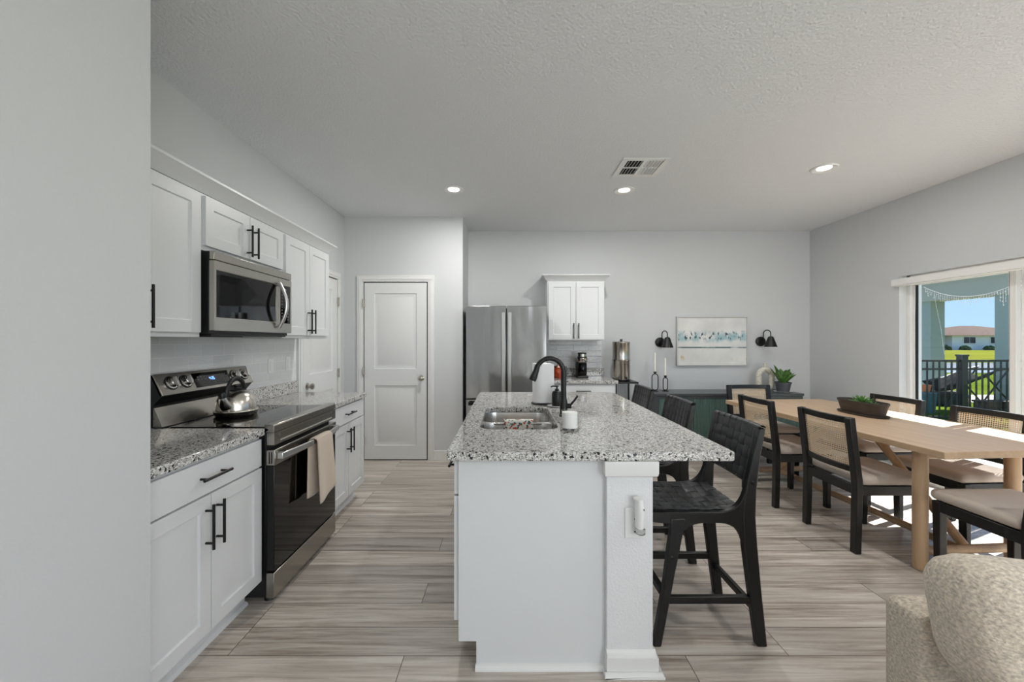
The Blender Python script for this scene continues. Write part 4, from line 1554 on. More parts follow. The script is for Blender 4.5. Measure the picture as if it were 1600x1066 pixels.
# ------------------------------------------------------------------ dining chairs (local: faces +X, rear feet at x=0)
def make_chair():
    t = thing('dining_chair', 'x', 'chair', (0, 0, 0), 'cane-back dining chairs around the oak table')
    post = [(0.0, 0.0), (0.040, 0.0), (0.052, 0.40), (0.050, 0.47), (0.0, 0.876), (-0.038, 0.870), (0.006, 0.47), (0.008, 0.40)]
    for s_ in (-1, 1):
        y0, y1 = sorted((s_ * 0.193, s_ * 0.240))
        MB().prism(post, 'y', y0, y1).build('leg', 'blackwood', t, bevel=0.005)
        MB().prism([(0.425, 0), (0.458, 0), (0.470, 0.435), (0.425, 0.435)], 'y', y0, y1).build('leg', 'blackwood', t, bevel=0.005)
        for x in (0.02, 0.442):
            MB().cyl((x, s_ * 0.2165, -0.0), (x, s_ * 0.2165, 0.004), 0.014, n=12).build('foot_pad', 'blackmatte', t)
    fr = MB()
    for s_ in (-1, 1):
        y0, y1 = sorted((s_ * 0.198, s_ * 0.236))
        fr.box(0.045, 0.43, y0, y1, 0.375, 0.436)
    fr.box(0.435, 0.465, -0.195, 0.195, 0.375, 0.436)
    fr.box(0.012, 0.040, -0.195, 0.195, 0.375, 0.436)
    fr.build('seat_frame', 'blackwood', t, bevel=0.003)
    cu = MB().rbox(0.044, 0.488, -0.244, 0.244, 0.4365, 0.500, 0.031)
    cu.build('seat_cushion', 'seat', t)

    def lean(z):
        return 0.028 - (z - 0.47) * 0.108

    def rail(z0, z1, nm, off=0.0):
        mb = MB()
        N = 12
        vs, fs = [], []
        for i in range(N + 1):
            y = -0.194 + 0.388 * i / N
            bow = -0.022 * (1 - (y / 0.194) ** 2)
            for z, dx in ((z0, 0.013), (z0, -0.013), (z1, -0.013), (z1, 0.013)):
                vs.append((lean(z) + dx + bow, y, z))
        for i in range(N):
            for k in range(4):
                fs.append((i * 4 + k, i * 4 + (k + 1) % 4, i * 4 + 4 + (k + 1) % 4, i * 4 + 4 + k))
        fs += [(0, 1, 2, 3), tuple(N * 4 + k for k in range(4))]
        mb.add(vs, fs).build(nm, 'blackwood', t, bevel=0.003)
    rail(0.832, 0.873, 'top_rail')
    rail(0.515, 0.552, 'lower_rail')
    MB().sheet(lambda u, v: (lean(0.552 + 0.28 * v) - 0.022 * (1 - ((u - 0.5) * 2) ** 2), -0.194 + 0.388 * u, 0.552 + 0.28 * v), 16, 4).build('cane_panel', 'cane', t, weld=False)
    return t


seats = [
    ('dining_chair on the left', 2.222, 2.860, 0.0, 'cane-back dining chair on the island side of the table, the one nearer the camera'),
    ('', 2.178, 3.585, 0.0, 'cane-back dining chair on the island side of the table, the one nearer the sideboard'),
    ('', 2.705, 4.600, -90.0, 'cane-back dining chair at the far head of the table, against the green sideboard'),
    ('', 3.43, 3.640, 181.0, 'cane-back dining chair on the window side, behind the brown planter bowl'),
    ('', 3.425, 2.925, 183.0, 'cane-back dining chair on the window side, the one nearer the camera with sun on it'),
    ('', 2.735, 1.945, 90.0, 'dining chair at the near head of the table, its cushion just above the sofa'),
]
proto = make_chair()
for i, (_, x, y, a, lab) in enumerate(seats):
    o = proto if i == 0 else copy_tree(proto)
    o.location = (x, y, 0)
    o.rotation_euler.z = math.radians(a)
    o['label'] = lab

# planter bowl on the table
PXc, PYc, PZ = 2.925, 3.385, TT + 0.0005
t = thing('planter_bowl', 'long dark brown planter bowl with succulents on the dining table', 'planter', (PXc, PYc, PZ))


def oval(a, b, z, n=40):
    return [(PXc + a * math.copysign(abs(math.cos(2 * PI * k / n)) ** 0.75, math.cos(2 * PI * k / n)),
             PYc + b * math.copysign(abs(math.sin(2 * PI * k / n)) ** 0.75, math.sin(2 * PI * k / n)), PZ + z) for k in range(n)]


def loft(mb, loops, cap0=True, cap1=True):
    n = len(loops[0])
    vs = [p for l in loops for p in l]
    fs = []
    for i in range(len(loops) - 1):
        for k in range(n):
            fs.append((i * n + k, i * n + (k + 1) % n, (i + 1) * n + (k + 1) % n, (i + 1) * n + k))
    if cap0:
        fs.append(list(range(n)))
    if cap1:
        fs.append([(len(loops) - 1) * n + k for k in range(n)])
    return mb.add(vs, fs)


loft(MB(), [oval(0.082, 0.205, 0), oval(0.088, 0.212, 0.004), oval(0.092, 0.217, 0.016), oval(0.085, 0.21, 0.016), oval(0.08, 0.20, 0.01)]).build('saucer', 'potbrown', t)
loft(MB(), [oval(0.070, 0.185, 0.0105), oval(0.088, 0.208, 0.098), oval(0.093, 0.213, 0.100), oval(0.094, 0.214, 0.116), oval(0.086, 0.206, 0.116), oval(0.082, 0.20, 0.095)]).build('bowl', 'potbrown', t)
loft(MB(), [oval(0.081, 0.199, 0.0955), oval(0.06, 0.16, 0.100)]).build('soil', 'soil', t)


def leaf(mb, base, dirv, length, width, bend=0.3, n=8, cup=0.15):
    d = Vector(dirv).normalized()
    side = d.cross(Vector((0, 0, 1)))
    if side.length < 0.05:
        side = Vector((1, 0, 0))
    side.normalize()
    up = side.cross(d).normalized()
    vs, fs = [], []
    for i in range(n + 1):
        s_ = i / n
        c = Vector(base) + d * (length * s_) + Vector((0, 0, -1)) * (bend * length * s_ * s_)
        w_ = width * (math.sin(PI * min(1, 0.12 + 0.88 * s_)) ** 0.7) if s_ < 1 else 0.0
        for k, o_ in ((-1, cup), (0, 0), (1, cup)):
            vs.append(c + side * (w_ * 0.5 * k) + up * (o_ * w_ * abs(k)))
    for i in range(n):
        for k in range(2):
            fs.append((i * 3 + k, i * 3 + k + 1, i * 3 + k + 4, i * 3 + k + 3))
    mb.add(vs, fs)


random.seed(3)
for nm, cx_, cy_, k_, ln in (('succulent', PXc - 0.012, PYc - 0.01, 26, 0.072), ('succulent', PXc + 0.015, PYc + 0.075, 9, 0.03), ('succulent', PXc, PYc - 0.10, 7, 0.028)):
    mb = MB()
    for i in range(k_):
        a = i * 2.4
        el = 0.25 + 1.1 * i / k_
        leaf(mb, (cx_ + 0.02 * math.cos(a) * (1 - i / k_), cy_ + 0.035 * math.sin(a) * (1 - i / k_), PZ + 0.098), (math.cos(a) * math.cos(el), math.sin(a) * math.cos(el), math.sin(el)), ln * (0.8 + 0.4 * random.random()), ln * 0.28, 0.1, 6, 0.25)
    mb.build(nm, 'leaflight', t, solid=0.003, weld=False)

# ------------------------------------------------------------------ sideboard against the back wall
SX0, SX1, SYF, SZT = 1.745, 3.525, 4.885, 0.742
t = thing('sideboard', 'dark green fluted sideboard with charcoal frame against the back wall', 'sideboard', ((SX0 + SX1) / 2, 5.1, 0))
MB().box(SX0 + 0.012, SX1 - 0.012, SYF + 0.02, YB - 0.016, 0.09, SZT - 0.031).build('body', 'charcoal', t, bevel=0.003)
MB().box(SX0, SX1, SYF - 0.012, YB - 0.016, SZT - 0.03, SZT).build('top', 'charcoal', t, bevel=0.004)
fr = MB()
fr.box(SX0 + 0.012, SX1 - 0.012, SYF - 0.004, SYF + 0.02, SZT - 0.062, SZT - 0.031).box(SX0 + 0.012, SX1 - 0.012, SYF - 0.004, SYF + 0.02, 0.09, 0.125)
for x in (SX0 + 0.012, SX1 - 0.047):
    fr.box(x, x + 0.035, SYF - 0.004, SYF + 0.02, 0.125, SZT - 0.062)
fr.build('face_frame', 'charcoal', t, bevel=0.002)
nd = 4
dw = (SX1 - SX0 - 0.098) / nd
for i in range(nd):
    x0 = SX0 + 0.049 + i * dw
    mb = MB()
    nr = 22
    pts = [(x0 + 0.002, SYF + 0.019)]
    for k in range(nr):
        for q in range(6):
            a = PI * (q + 0.5) / 6
            pts.append((x0 + 0.002 + (dw - 0.004) * (k + 0.5 - 0.5 * math.cos(a)) / nr, SYF + 0.008 - 0.0085 * math.sin(a)))
    pts.append((x0 + dw - 0.002, SYF + 0.019))
    mb.prism(pts, 'z', 0.128, SZT - 0.065)
    mb.build('fluted_door', 'green', t)
for x in (SX0 + 0.06, SX1 - 0.06):
    for y in (SYF + 0.06, YB - 0.07):
        MB().box(x - 0.025, x + 0.025, y - 0.025, y + 0.025, 0, 0.09).build('leg', 'charcoal', t)


# candle holders and tapers on the sideboard
def candle_holder(lab, clab, x, y, w_, h_, th):
    z0 = SZT + 0.0005
    t = thing('candle_holder', lab, 'candle holder', (x, y, z0), 'black oval loop candle holders')
    MB().lathe([(0.0001, 0), (0.038, 0), (0.038, 0.006), (0.03, 0.010), (0.0001, 0.010)], (x, y, z0), 28).build('base', 'blackmatte', t)
    rr = w_ / 2
    zb = z0 + 0.012
    pts = []
    for i in range(13):
        a = PI + PI * i / 12
        pts.append((x + rr * math.cos(a), y, zb + rr + rr * math.sin(a)))
    for i in range(13):
        a = PI * i / 12
        pts.append((x + rr * math.cos(a), y, zb + h_ - rr + rr * math.sin(a)))
    MB().tube(pts, 0.0058, 10, closed=True).build('loop', 'blackmatte', t)
    zc = zb + h_ + 0.003
    MB().lathe([(0.0001, 0), (0.008, 0), (0.017, 0.012), (0.017, 0.026), (0.0115, 0.026), (0.0115, 0.012), (0.0001, 0.012)], (x, y, zc), 20).build('cup', 'blackmatte', t)
    c = MB().lathe([(0.0001, 0), (0.0105, 0), (0.0085, th - 0.006), (0.004, th), (0.0001, th)], (x, y, zc + 0.0125), 16)
    c = c.build('taper_candle', 'wax', origin=(x, y, zc + 0.0125))
    tag(c, clab, 'candle', 'tall white taper candles')


candle_holder('taller black oval loop candle holder on the sideboard, farther from the painting', 'tall white taper candle in the taller black loop holder', 1.825, 5.09, 0.075, 0.205, 0.25)
candle_holder('smaller black oval loop candle holder on the sideboard, nearer the painting', 'white taper candle in the smaller black loop holder', 1.965, 5.12, 0.055, 0.155, 0.235)

# arch vase
VX, VY, VZ = 3.245, 5.17, SZT + 0.0005
t = thing('vase', 'speckled off-white arch shaped vase on the sideboard below the right wall lamp', 'vase', (VX, VY, VZ))
pts = []
rr, tr = 0.081, 0.034
for i in range(17):
    a = PI * i / 16
    pts.append((VX + rr * math.cos(a), VY, VZ + 0.185 + rr * math.sin(a)))
pts += [(VX - rr, VY, VZ + 0.12), (VX - rr, VY, VZ + 0.055), (VX - rr + 0.022, VY, VZ + 0.034), (VX, VY, VZ + 0.0335), (VX + rr - 0.022, VY, VZ + 0.034), (VX + rr, VY, VZ + 0.055), (VX + rr, VY, VZ + 0.12)]
MB().tube(pts, tr, 18, closed=True, flat=(1.0, 0.95)).build('body', 'vase', t)
MB().lathe([(0.022, 0.285), (0.018, 0.30), (0.020, 0.325), (0.028, 0.345), (0.024, 0.345), (0.014, 0.32), (0.012, 0.29)], (VX, VY, VZ), 24).build('neck', 'vase', t)

# potted plant on a white saucer
GX, GY, GZ = 3.375, 5.03, SZT + 0.0005
t = thing('potted_plant', 'green leafy plant in a dark grey pot at the right end of the sideboard', 'plant', (GX, GY, GZ))
MB().lathe([(0.0001, 0), (0.085, 0), (0.098, 0.008), (0.092, 0.009), (0.08, 0.004), (0.0001, 0.004)], (GX, GY, GZ), 32).build('saucer', 'white', t)
MB().lathe([(0.0001, 0.0045), (0.066, 0.0045), (0.085, 0.102), (0.090, 0.103), (0.092, 0.122), (0.084, 0.122), (0.078, 0.1), (0.0001, 0.1)], (GX, GY, GZ), 36).build('pot', 'potgrey', t)
MB().lathe([(0.0001, 0.108), (0.079, 0.1005)], (GX, GY, GZ), 24).build('soil', 'soil', t)
mb = MB()
random.seed(11)
for i, (a, el, ln) in enumerate([(150, 62, 0.25), (120, 72, 0.27), (40, 60, 0.22), (20, 52, 0.20), (200, 60, 0.2), (260, 62, 0.19), (300, 56, 0.19), (340, 48, 0.18), (80, 78, 0.21), (10, 70, 0.22)]):
    a, el = math.radians(a), math.radians(el)
    leaf(mb, (GX + 0.03 * math.cos(a), GY + 0.03 * math.sin(a), GZ + 0.104), (math.cos(a) * math.cos(el), math.sin(a) * math.cos(el), math.sin(el)), ln * 0.92, 0.082, 0.05, 8, 0.2)
mb.build('leaves', 'leaf', t, solid=0.002, weld=False)

# floor plant in the corner beyond the table
QX, QY = 3.70, 4.90
t = thing('floor_plant', 'low plant in the corner, one leaf tip showing above the far table edge', 'plant', (QX, QY, 0))
MB().lathe([(0.0001, 0), (0.10, 0), (0.125, 0.22), (0.13, 0.24), (0.118, 0.24), (0.11, 0.2), (0.0001, 0.2)], (QX, QY, 0), 32).build('pot', 'potgrey', t)
MB().lathe([(0.0001, 0.206), (0.11, 0.2005)], (QX, QY, 0), 24).build('soil', 'soil', t)
mb = MB()
for i, (a, el, ln) in enumerate([(0, 64, 0.40), (60, 60, 0.36), (120, 62, 0.38), (190, 66, 0.50), (240, 58, 0.36), (300, 64, 0.38), (30, 78, 0.38)]):
    a, el = math.radians(a), math.radians(el)
    leaf(mb, (QX + 0.03 * math.cos(a), QY + 0.03 * math.sin(a), 0.203), (math.cos(a) * math.cos(el), math.sin(a) * math.cos(el), math.sin(el)), ln, 0.07, 0.12, 9, 0.15)
mb.build('leaves', 'leaf', t, solid=0.002, weld=False)

# ------------------------------------------------------------------ painting and wall lamps
AX0, AX1, AZ0, AZ1 = 2.183, 3.098, 1.048, 1.682
t = thing('painting', 'framed pale abstract painting with blue-green band between two black wall lamps', 'painting', ((AX0 + AX1) / 2, YB - 0.02, AZ0))
f = MB()
f.box(AX0, AX1, YB - 0.036, YB - 0.001, AZ1 - 0.012, AZ1).box(AX0, AX1, YB - 0.036, YB - 0.001, AZ0, AZ0 + 0.012)
f.box(AX0, AX0 + 0.012, YB - 0.036, YB - 0.001, AZ0 + 0.012, AZ1 - 0.012).box(AX1 - 0.012, AX1, YB - 0.036, YB - 0.001, AZ0 + 0.012, AZ1 - 0.012)
f.build('frame', 'frame', t, bevel=0.001)
MB().box(AX0 + 0.013, AX1 - 0.013, YB - 0.026, YB - 0.002, AZ0 + 0.013, AZ1 - 0.013).build('canvas', 'painting', t)


def sconce(lab, x, z):
    t = thing('wall_lamp', lab, 'wall lamp', (x, YB, z), 'black cone wall lamps beside the painting')
    MB(Matrix.Translation((x, YB - 0.0005, z)) @ Matrix.Rotation(PI / 2, 4, 'X')).lathe([(0.0001, 0), (0.062, 0), (0.062, 0.018), (0.056, 0.022), (0.0001, 0.022)], (0, 0, 0), 32).build('wall_plate', 'black', t)
    ex, ey = x + 0.040, YB - 0.155
    pts = [(x + 0.008, YB - 0.022, z + 0.01), (x + 0.008, YB - 0.045, z + 0.012), (x + 0.009, YB - 0.052, z + 0.04), (x + 0.010, YB - 0.054, z + 0.10)]
    for i in range(1, 12):
        a = PI - PI * i / 12
        q = (1 + math.cos(a)) / 2
        pts.append((x + 0.010 + (ex - x - 0.010) * q, YB - 0.054 + (ey - YB + 0.054) * q, z + 0.10 + 0.045 * math.sin(a)))
    pts.append((ex, ey, z + 0.055))
    MB().tube(pts, 0.0062, 10).build('arm', 'black', t)
    sh = MB().lathe([(0.022, 0.062), (0.030, 0.058), (0.074, -0.068), (0.072, -0.068), (0.028, 0.052), (0.0001, 0.054)], (ex, ey, z), 36)
    sh.lathe([(0.0001, 0.07), (0.011, 0.068), (0.022, 0.060)], (ex, ey, z), 24)
    sh.build('lamp_shade', 'black', t)
    MB().lathe([(0.0001, -0.045), (0.018, -0.038), (0.024, -0.018), (0.016, 0.01), (0.012, 0.045), (0.0001, 0.046)], (ex, ey, z), 20).build('bulb', 'white', t)


sconce('black cone wall lamp on the refrigerator side of the painting', 1.972, 1.352)
sconce('black cone wall lamp on the window side of the painting', 3.278, 1.362)

# ------------------------------------------------------------------ things on the back counter
CMX, CMY, CZ = 0.915, 5.11, 0.9145
t = thing('coffee_maker', 'slim black coffee maker with steel bands on the back counter', 'coffee maker', (CMX, CMY, CZ))
MB().box(CMX - 0.068, CMX + 0.068, CMY - 0.11, CMY + 0.09, 0 + CZ, CZ + 0.028).build('base', 'blackmatte', t, bevel=0.008)
MB().box(CMX - 0.062, CMX + 0.062, CMY - 0.02, CMY + 0.085, CZ + 0.028, CZ + 0.24).build('column', 'blackmatte', t, bevel=0.008)
MB().lathe([(0.0001, 0.034), (0.050, 0.034), (0.056, 0.05), (0.056, 0.175), (0.05, 0.185), (0.0001, 0.185)], (CMX, CMY - 0.055, CZ), 28).build('carafe', 'blackglass', t)
MB().lathe([(0.0001, 0.192), (0.062, 0.192), (0.066, 0.198), (0.066, 0.245), (0.0001, 0.245)], (CMX, CMY - 0.035, CZ), 32).build('steel_band', 'chrome', t)
MB().lathe([(0.0001, 0.2455), (0.060, 0.2455), (0.058, 0.26), (0.058, 0.262), (0.0001, 0.262)], (CMX, CMY - 0.035, CZ), 32).build('brew_head', 'blackmatte', t)
MB().lathe([(0.0001, 0.2625), (0.055, 0.2625), (0.055, 0.292), (0.0001, 0.292)], (CMX, CMY - 0.035, CZ), 32).build('steel_band', 'chrome', t)
MB().lathe([(0.0001, 0.2925), (0.054, 0.2925), (0.050, 0.308), (0.0001, 0.312)], (CMX, CMY - 0.035, CZ), 32).build('lid', 'blackmatte', t)
MB().tube([(CMX - 0.06, CMY + 0.02, CZ + 0.012), (CMX - 0.11, CMY - 0.02, CZ + 0.008), (CMX - 0.15, CMY + 0.03, CZ + 0.008), (CMX - 0.17, CMY + 0.12, CZ + 0.008)], 0.004, 8).build('cord', 'blackmatte', t)

RX_, RY_ = 0.615, 5.06
t = thing('canister', 'amber red glass canister on the back counter behind the faucet', 'canister', (RX_, RY_, CZ))
MB().lathe([(0.0001, 0), (0.062, 0), (0.066, 0.006), (0.066, 0.115), (0.058, 0.128), (0.0001, 0.128)], (RX_, RY_, CZ), 32).build('jar', 'amber', t)
MB().lathe([(0.0001, 0.1285), (0.06, 0.1285), (0.06, 0.145), (0.014, 0.15), (0.014, 0.165), (0.0001, 0.168)], (RX_, RY_, CZ), 32).build('lid', pm('copper', (0.7, 0.4, 0.28, 1), 0.25, 1.0), t)
t = thing('cutting_board', 'thin dark upright panel on the back counter behind the faucet', 'cutting board', (0.725, 5.2, CZ))
MB().box(0.715, 0.735, 5.13, 5.27, CZ, CZ + 0.135).build('board', 'charcoal', t, bevel=0.004)

# narrow black table with the steel water filter
NX0, NX1, NY0, NY1, NZ = 1.275, 1.555, 4.88, 5.27, 0.880
t = thing('side_table', 'narrow black metal table under the steel water filter', 'table', ((NX0 + NX1) / 2, (NY0 + NY1) / 2, 0))
MB().box(NX0, NX1, NY0, NY1, NZ - 0.022, NZ).build('tabletop', 'black', t, bevel=0.002)
for x in (NX0, NX1 - 0.02):
    for y in (NY0, NY1 - 0.02):
        MB().box(x, x + 0.02, y, y + 0.02, 0, NZ - 0.022).build('leg', 'black', t)
MB().box(NX0 + 0.02, NX1 - 0.02, NY0 + 0.002, NY0 + 0.018, 0.2, 0.216).box(NX0 + 0.02, NX1 - 0.02, NY1 - 0.018, NY1 - 0.002, 0.2, 0.216).build('stretcher', 'black', t)
WXc, WYc, WZ = 1.385, 5.02, NZ + 0.0005
t = thing('water_filter', 'tall brushed steel countertop water filter on the narrow black table', 'water filter', (WXc, WYc, WZ))
ws = steel_mat('filter_steel', (0.52, 0.49, 0.44, 1), 0.24, (60, 60, 1), None)
MB().lathe([(0.0001, 0), (0.099, 0), (0.102, 0.004), (0.102, 0.018), (0.0001, 0.018)], (WXc, WYc, WZ), 40).build('base_ring', 'blackmatte', t)
MB().lathe([(0.0001, 0.0185), (0.101, 0.0185), (0.105, 0.04), (0.105, 0.24), (0.108, 0.245), (0.108, 0.262), (0.0001, 0.262)], (WXc, WYc, WZ), 48).build('lower_chamber', ws, t)
MB().lathe([(0.0001, 0.2625), (0.106, 0.2625), (0.104, 0.27), (0.104, 0.455), (0.106, 0.458), (0.106, 0.472), (0.098, 0.48), (0.0001, 0.484)], (WXc, WYc, WZ), 48).build('upper_chamber', ws, t)
MB().lathe([(0.0001, 0.484), (0.012, 0.483), (0.012, 0.492), (0.018, 0.496), (0.016, 0.508), (0.0001, 0.51)], (WXc, WYc, WZ), 20).build('lid_knob', 'blackmatte', t)
sp = MB().cyl((WXc + 0.02, WYc - 0.10, WZ + 0.05), (WXc + 0.028, WYc - 0.135, WZ + 0.05), 0.01, n=14)
sp.cyl((WXc + 0.028, WYc - 0.13, WZ + 0.06), (WXc + 0.028, WYc - 0.13, WZ + 0.028), 0.008, n=12)
sp.build('spigot', 'blackmatte', t)

# ------------------------------------------------------------------ ceiling fittings
def downlight(lab, x, y, watts=17):
    t = thing('recessed_light', lab, 'ceiling light', (x, y, CEIL), 'recessed ceiling lights')
    MB().lathe([(0.054, -0.002), (0.064, -0.007), (0.088, -0.012), (0.096, -0.008), (0.097, -0.0005), (0.054, -0.0005)], (x, y, CEIL), 48).build('trim_ring', 'white', t)
    MB().lathe([(0.0001, -0.0045), (0.052, -0.004), (0.0525, -0.001), (0.0001, -0.001)], (x, y, CEIL), 40).build('lens', 'lamp', t)
    d = bpy.data.lights.new('downlight_lamp', 'AREA')
    d.shape = 'DISK'
    d.size = 0.10
    d.energy = watts
    d.color = (1.0, 0.98, 0.955)
    lo = bpy.data.objects.new('downlight_lamp', d)
    lo.location = (0, 0, -0.012)
    lo.parent = t
    COL.objects.link(lo)


downlight('round recessed ceiling light nearest the pantry door', -0.514, 3.867)
downlight('round recessed ceiling light just beyond the ceiling vent', 1.100, 3.885)
downlight('round recessed ceiling light over the dining table', 2.615, 3.388, 9)
downlight('round recessed fill light added above the sofa, out of view', 2.45, 0.95)  # this lamp and the next two are added out of view for fill
downlight('round recessed fill light added behind the camera, hall side', 0.35, -1.9, 12)
downlight('round recessed fill light added behind the camera, window side', 2.45, -1.9, 12)

t = thing('ceiling_vent', 'square white ceiling air vent with louvres over a dark painted recess', 'vent', (1.085, 3.365, CEIL))
vx0, vx1, vy0, vy1 = 0.900, 1.275, 3.195, 3.545
fr = MB()
fr.box(vx0, vx0 + 0.045, vy0, vy1, CEIL - 0.010, CEIL - 0.0005).box(vx1 - 0.045, vx1, vy0, vy1, CEIL - 0.010, CEIL - 0.0005)
fr.box(vx0 + 0.045, vx1 - 0.045, vy0, vy0 + 0.04, CEIL - 0.010, CEIL - 0.0005).box(vx0 + 0.045, vx1 - 0.045, vy1 - 0.04, vy1, CEIL - 0.010, CEIL - 0.0005)
xm, ym = (vx0 + vx1) / 2, (vy0 + vy1) / 2
fr.box(xm - 0.014, xm + 0.014, vy0 + 0.04, vy1 - 0.04, CEIL - 0.010, CEIL - 0.0005).box(vx0 + 0.045, vx1 - 0.045, ym - 0.007, ym + 0.007, CEIL - 0.0095, CEIL - 0.0008)
fr.build('frame', 'white', t, bevel=0.002)
MB().box(vx0 + 0.04, vx1 - 0.04, vy0 + 0.035, vy1 - 0.035, CEIL - 0.0022, CEIL - 0.0004).build('recess_shade_sheet', 'gap', t)  # black sheet stands in for the shaded recess above the louvres
for xa, xb, sg in ((vx0 + 0.047, xm - 0.015, 1), (xm + 0.015, vx1 - 0.047, -1)):
    for k in range(5):
        x = xa + (xb - xa) * (k + 0.5) / 5
        for ya, yb_ in ((vy0 + 0.041, ym - 0.008), (ym + 0.008, vy1 - 0.041)):
            s_ = MB().prism([(x - (0.003 if sg > 0 else 0.008), CEIL - (0.011 if sg > 0 else 0.003)), (x - (0.0015 if sg > 0 else 0.0065), CEIL - (0.0122 if sg > 0 else 0.0042)),
                             (x + (0.006 if sg > 0 else 0.008), CEIL - (0.0042 if sg > 0 else 0.0122)), (x + (0.0045 if sg > 0 else 0.0065), CEIL - (0.003 if sg > 0 else 0.011))], 'y', ya, yb_)
            s_.build('louvre', 'white', t)

# ------------------------------------------------------------------ sofa corner
t = thing('sofa', 'taupe boucle sofa in the lower right corner, back cushion facing the camera', 'sofa', (2.0, 0.85, 0))
MB().rbox(1.188, 3.05, 1.172, 1.305, 0.05, 0.570, 0.028).build('back', 'sofa', t)
MB().rbox(1.200, 3.05, 0.30, 1.172, 0.10, 0.30, 0.04).build('base', 'sofa', t)
MB().rbox(1.195, 2.12, 0.28, 0.98, 0.302, 0.46, 0.06).build('seat_cushion', 'sofa', t)
MB().rbox(2.125, 3.04, 0.28, 0.98, 0.302, 0.46, 0.06).build('seat_cushion', 'sofa', t)


def back_cushion(x0, x1):
    mb = MB().rbox(x0, x1, 0.955, 1.170, 0.462, 0.786, 0.098)
    for p in mb.v:
        k = (p.x - x0) / (x1 - x0)
        zz = (p.z - 0.462) / 0.34
        p.x += (0.5 - k) * 0.02 * zz + 0.045 * (1 - zz) * (1 - k)
        p.z += 0.012 * math.sin(k * 9 + 0.6) * zz - 0.03 * k * zz
        p.y -= 0.03 * (zz - 0.5) * -1 + 0.008 * math.sin(p.x * 31 + p.z * 17) * (1 if p.y < 1.06 else 0)
    return mb.build('back_cushion', 'sofa', t)


back_cushion(1.112, 2.10)
back_cushion(2.11, 3.04)
for x in (1.28, 2.97):
    for y in (0.38, 1.23):
        MB().cyl((x, y, 0), (x, y, 0.11), 0.022, 0.028, n=14).build('leg', 'blackwood', t)

# ------------------------------------------------------------------ outside the sliding door
GZ0 = -0.06


def flat(name, x0, x1, y0, y1, z, mat, th=0.05):
    return struct(MB().box(x0, x1, y0, y1, z - th, z).build(name, mat, origin=((x0 + x1) / 2, (y0 + y1) / 2, z)))


flat('lawn', 4.3, 260, -60, 260, GZ0 - 0.02, 'lawn')
flat('patio', 4.13, 7.6, -1.0, 6.4, GZ0 + 0.04, 'concrete', 0.09)
flat('sidewalk', 5.0, 30, 9.6, 10.9, GZ0 - 0.005, 'concrete', 0.014)
flat('pond', 20, 90, 18.5, 27.0, GZ0 - 0.005, 'water', 0.014)
flat('far_lawn', 24, 250, 28.0, 75, GZ0 - 0.004, 'lawnfar', 0.015)

# covered-porch corner: two columns and the beam they carry
t = thing('porch', 'grey-green porch columns and beam framing the view outside the glass door', 'porch', (10.6, 9.5, GZ0))
MB().box(10.5, 10.85, 10.18, 10.55, GZ0, 2.36).build('column', 'stucco', t)
MB().box(10.5, 10.85, 8.48, 8.84, GZ0, 2.36).build('column', 'stucco', t)
MB().box(10.45, 10.9, 8.2, 10.9, 2.36, 2.92).build('beam', 'beam', t)
MB().box(10.2, 11.3, 7.9, 11.2, 2.92, 3.05).build('roof_edge', 'stucco', t)

# black picket fence
FYc = 7.2
t = thing('fence', 'black metal picket fence outside the glass door', 'fence', (7.5, FYc, GZ0))
fx0, fx1 = 5.9, 9.6
for z in (1.02, 0.875, 0.03):
    MB().box(fx0, fx1, FYc - 0.014, FYc + 0.014, z - 0.018, z + 0.018).build('rail', 'rail', t)
x = fx0 + 0.06
while x < fx1:
    if abs(x - 7.98) > 0.06:
        MB().box(x - 0.0095, x + 0.0095, FYc - 0.0095, FYc + 0.0095, GZ0 + 0.02, 1.02).build('picket', 'rail', t)
    x += 0.108
p = MB().box(7.98 - 0.05, 7.98 + 0.05, FYc - 0.05, FYc + 0.05, GZ0 - 0.02, 1.10)
p.box(7.98 - 0.06, 7.98 + 0.06, FYc - 0.06, FYc + 0.06, 1.10, 1.13)
p.build('post', 'rail', t)
for xx in (fx0, fx1):
    MB().box(xx - 0.05, xx + 0.05, FYc - 0.05, FYc + 0.05, GZ0 - 0.02, 1.12).build('post', 'rail', t)


def ptw(px, py, D):
    return Vector(((px - 794) * D / 640.0, D, CAMZ + (533 - py) * D / 640.0))


# sling lounger beyond the fence
D = 8.6
a, b_, c_ = ptw(1466, 601, D), ptw(1524, 588, D), ptw(1553, 573, D)
t = thing('lounge_chair', 'dark sling lounger with folding frame behind the fence', 'lounge chair', ((a.x + c_.x) / 2, D, GZ0 - 0.02))
mb = MB()
hw = 0.28
pts = [ptw(1463, 598, D), ptw(1478, 598, D), ptw(1496, 592, D), ptw(1515, 584, D), ptw(1532, 578, D)]
mb.sheet(lambda u, v: tuple(pts[min(4, int(round(u * 4)))] + Vector((0, (v - 0.5) * 2 * hw, -0.16 * math.sin(PI * v)))), 4, 6)
mb.build('sling', 'sling', t, solid=0.03)
fr = MB()
for s_ in (-1, 1):
    o = Vector((0, s_ * hw, 0))
    gz = GZ0 - 0.02
    fr.tube([pts[0] + o, pts[2] + o, pts[4] + o, pts[4] + o + Vector((0.28, 0, 0.05))], 0.018, 8)
    fr.tube([pts[3] + o, Vector((pts[4].x + 0.45, D + s_ * hw, gz))], 0.016, 8)
    fr.tube([pts[4] + o + Vector((0.25, 0, 0.03)), Vector((pts[2].x + 0.05, D + s_ * hw, gz))], 0.016, 8)
    fr.tube([pts[1] + o, Vector((pts[1].x - 0.08, D + s_ * hw, gz))], 0.016, 8)
fr.build('frame', 'rail', t)

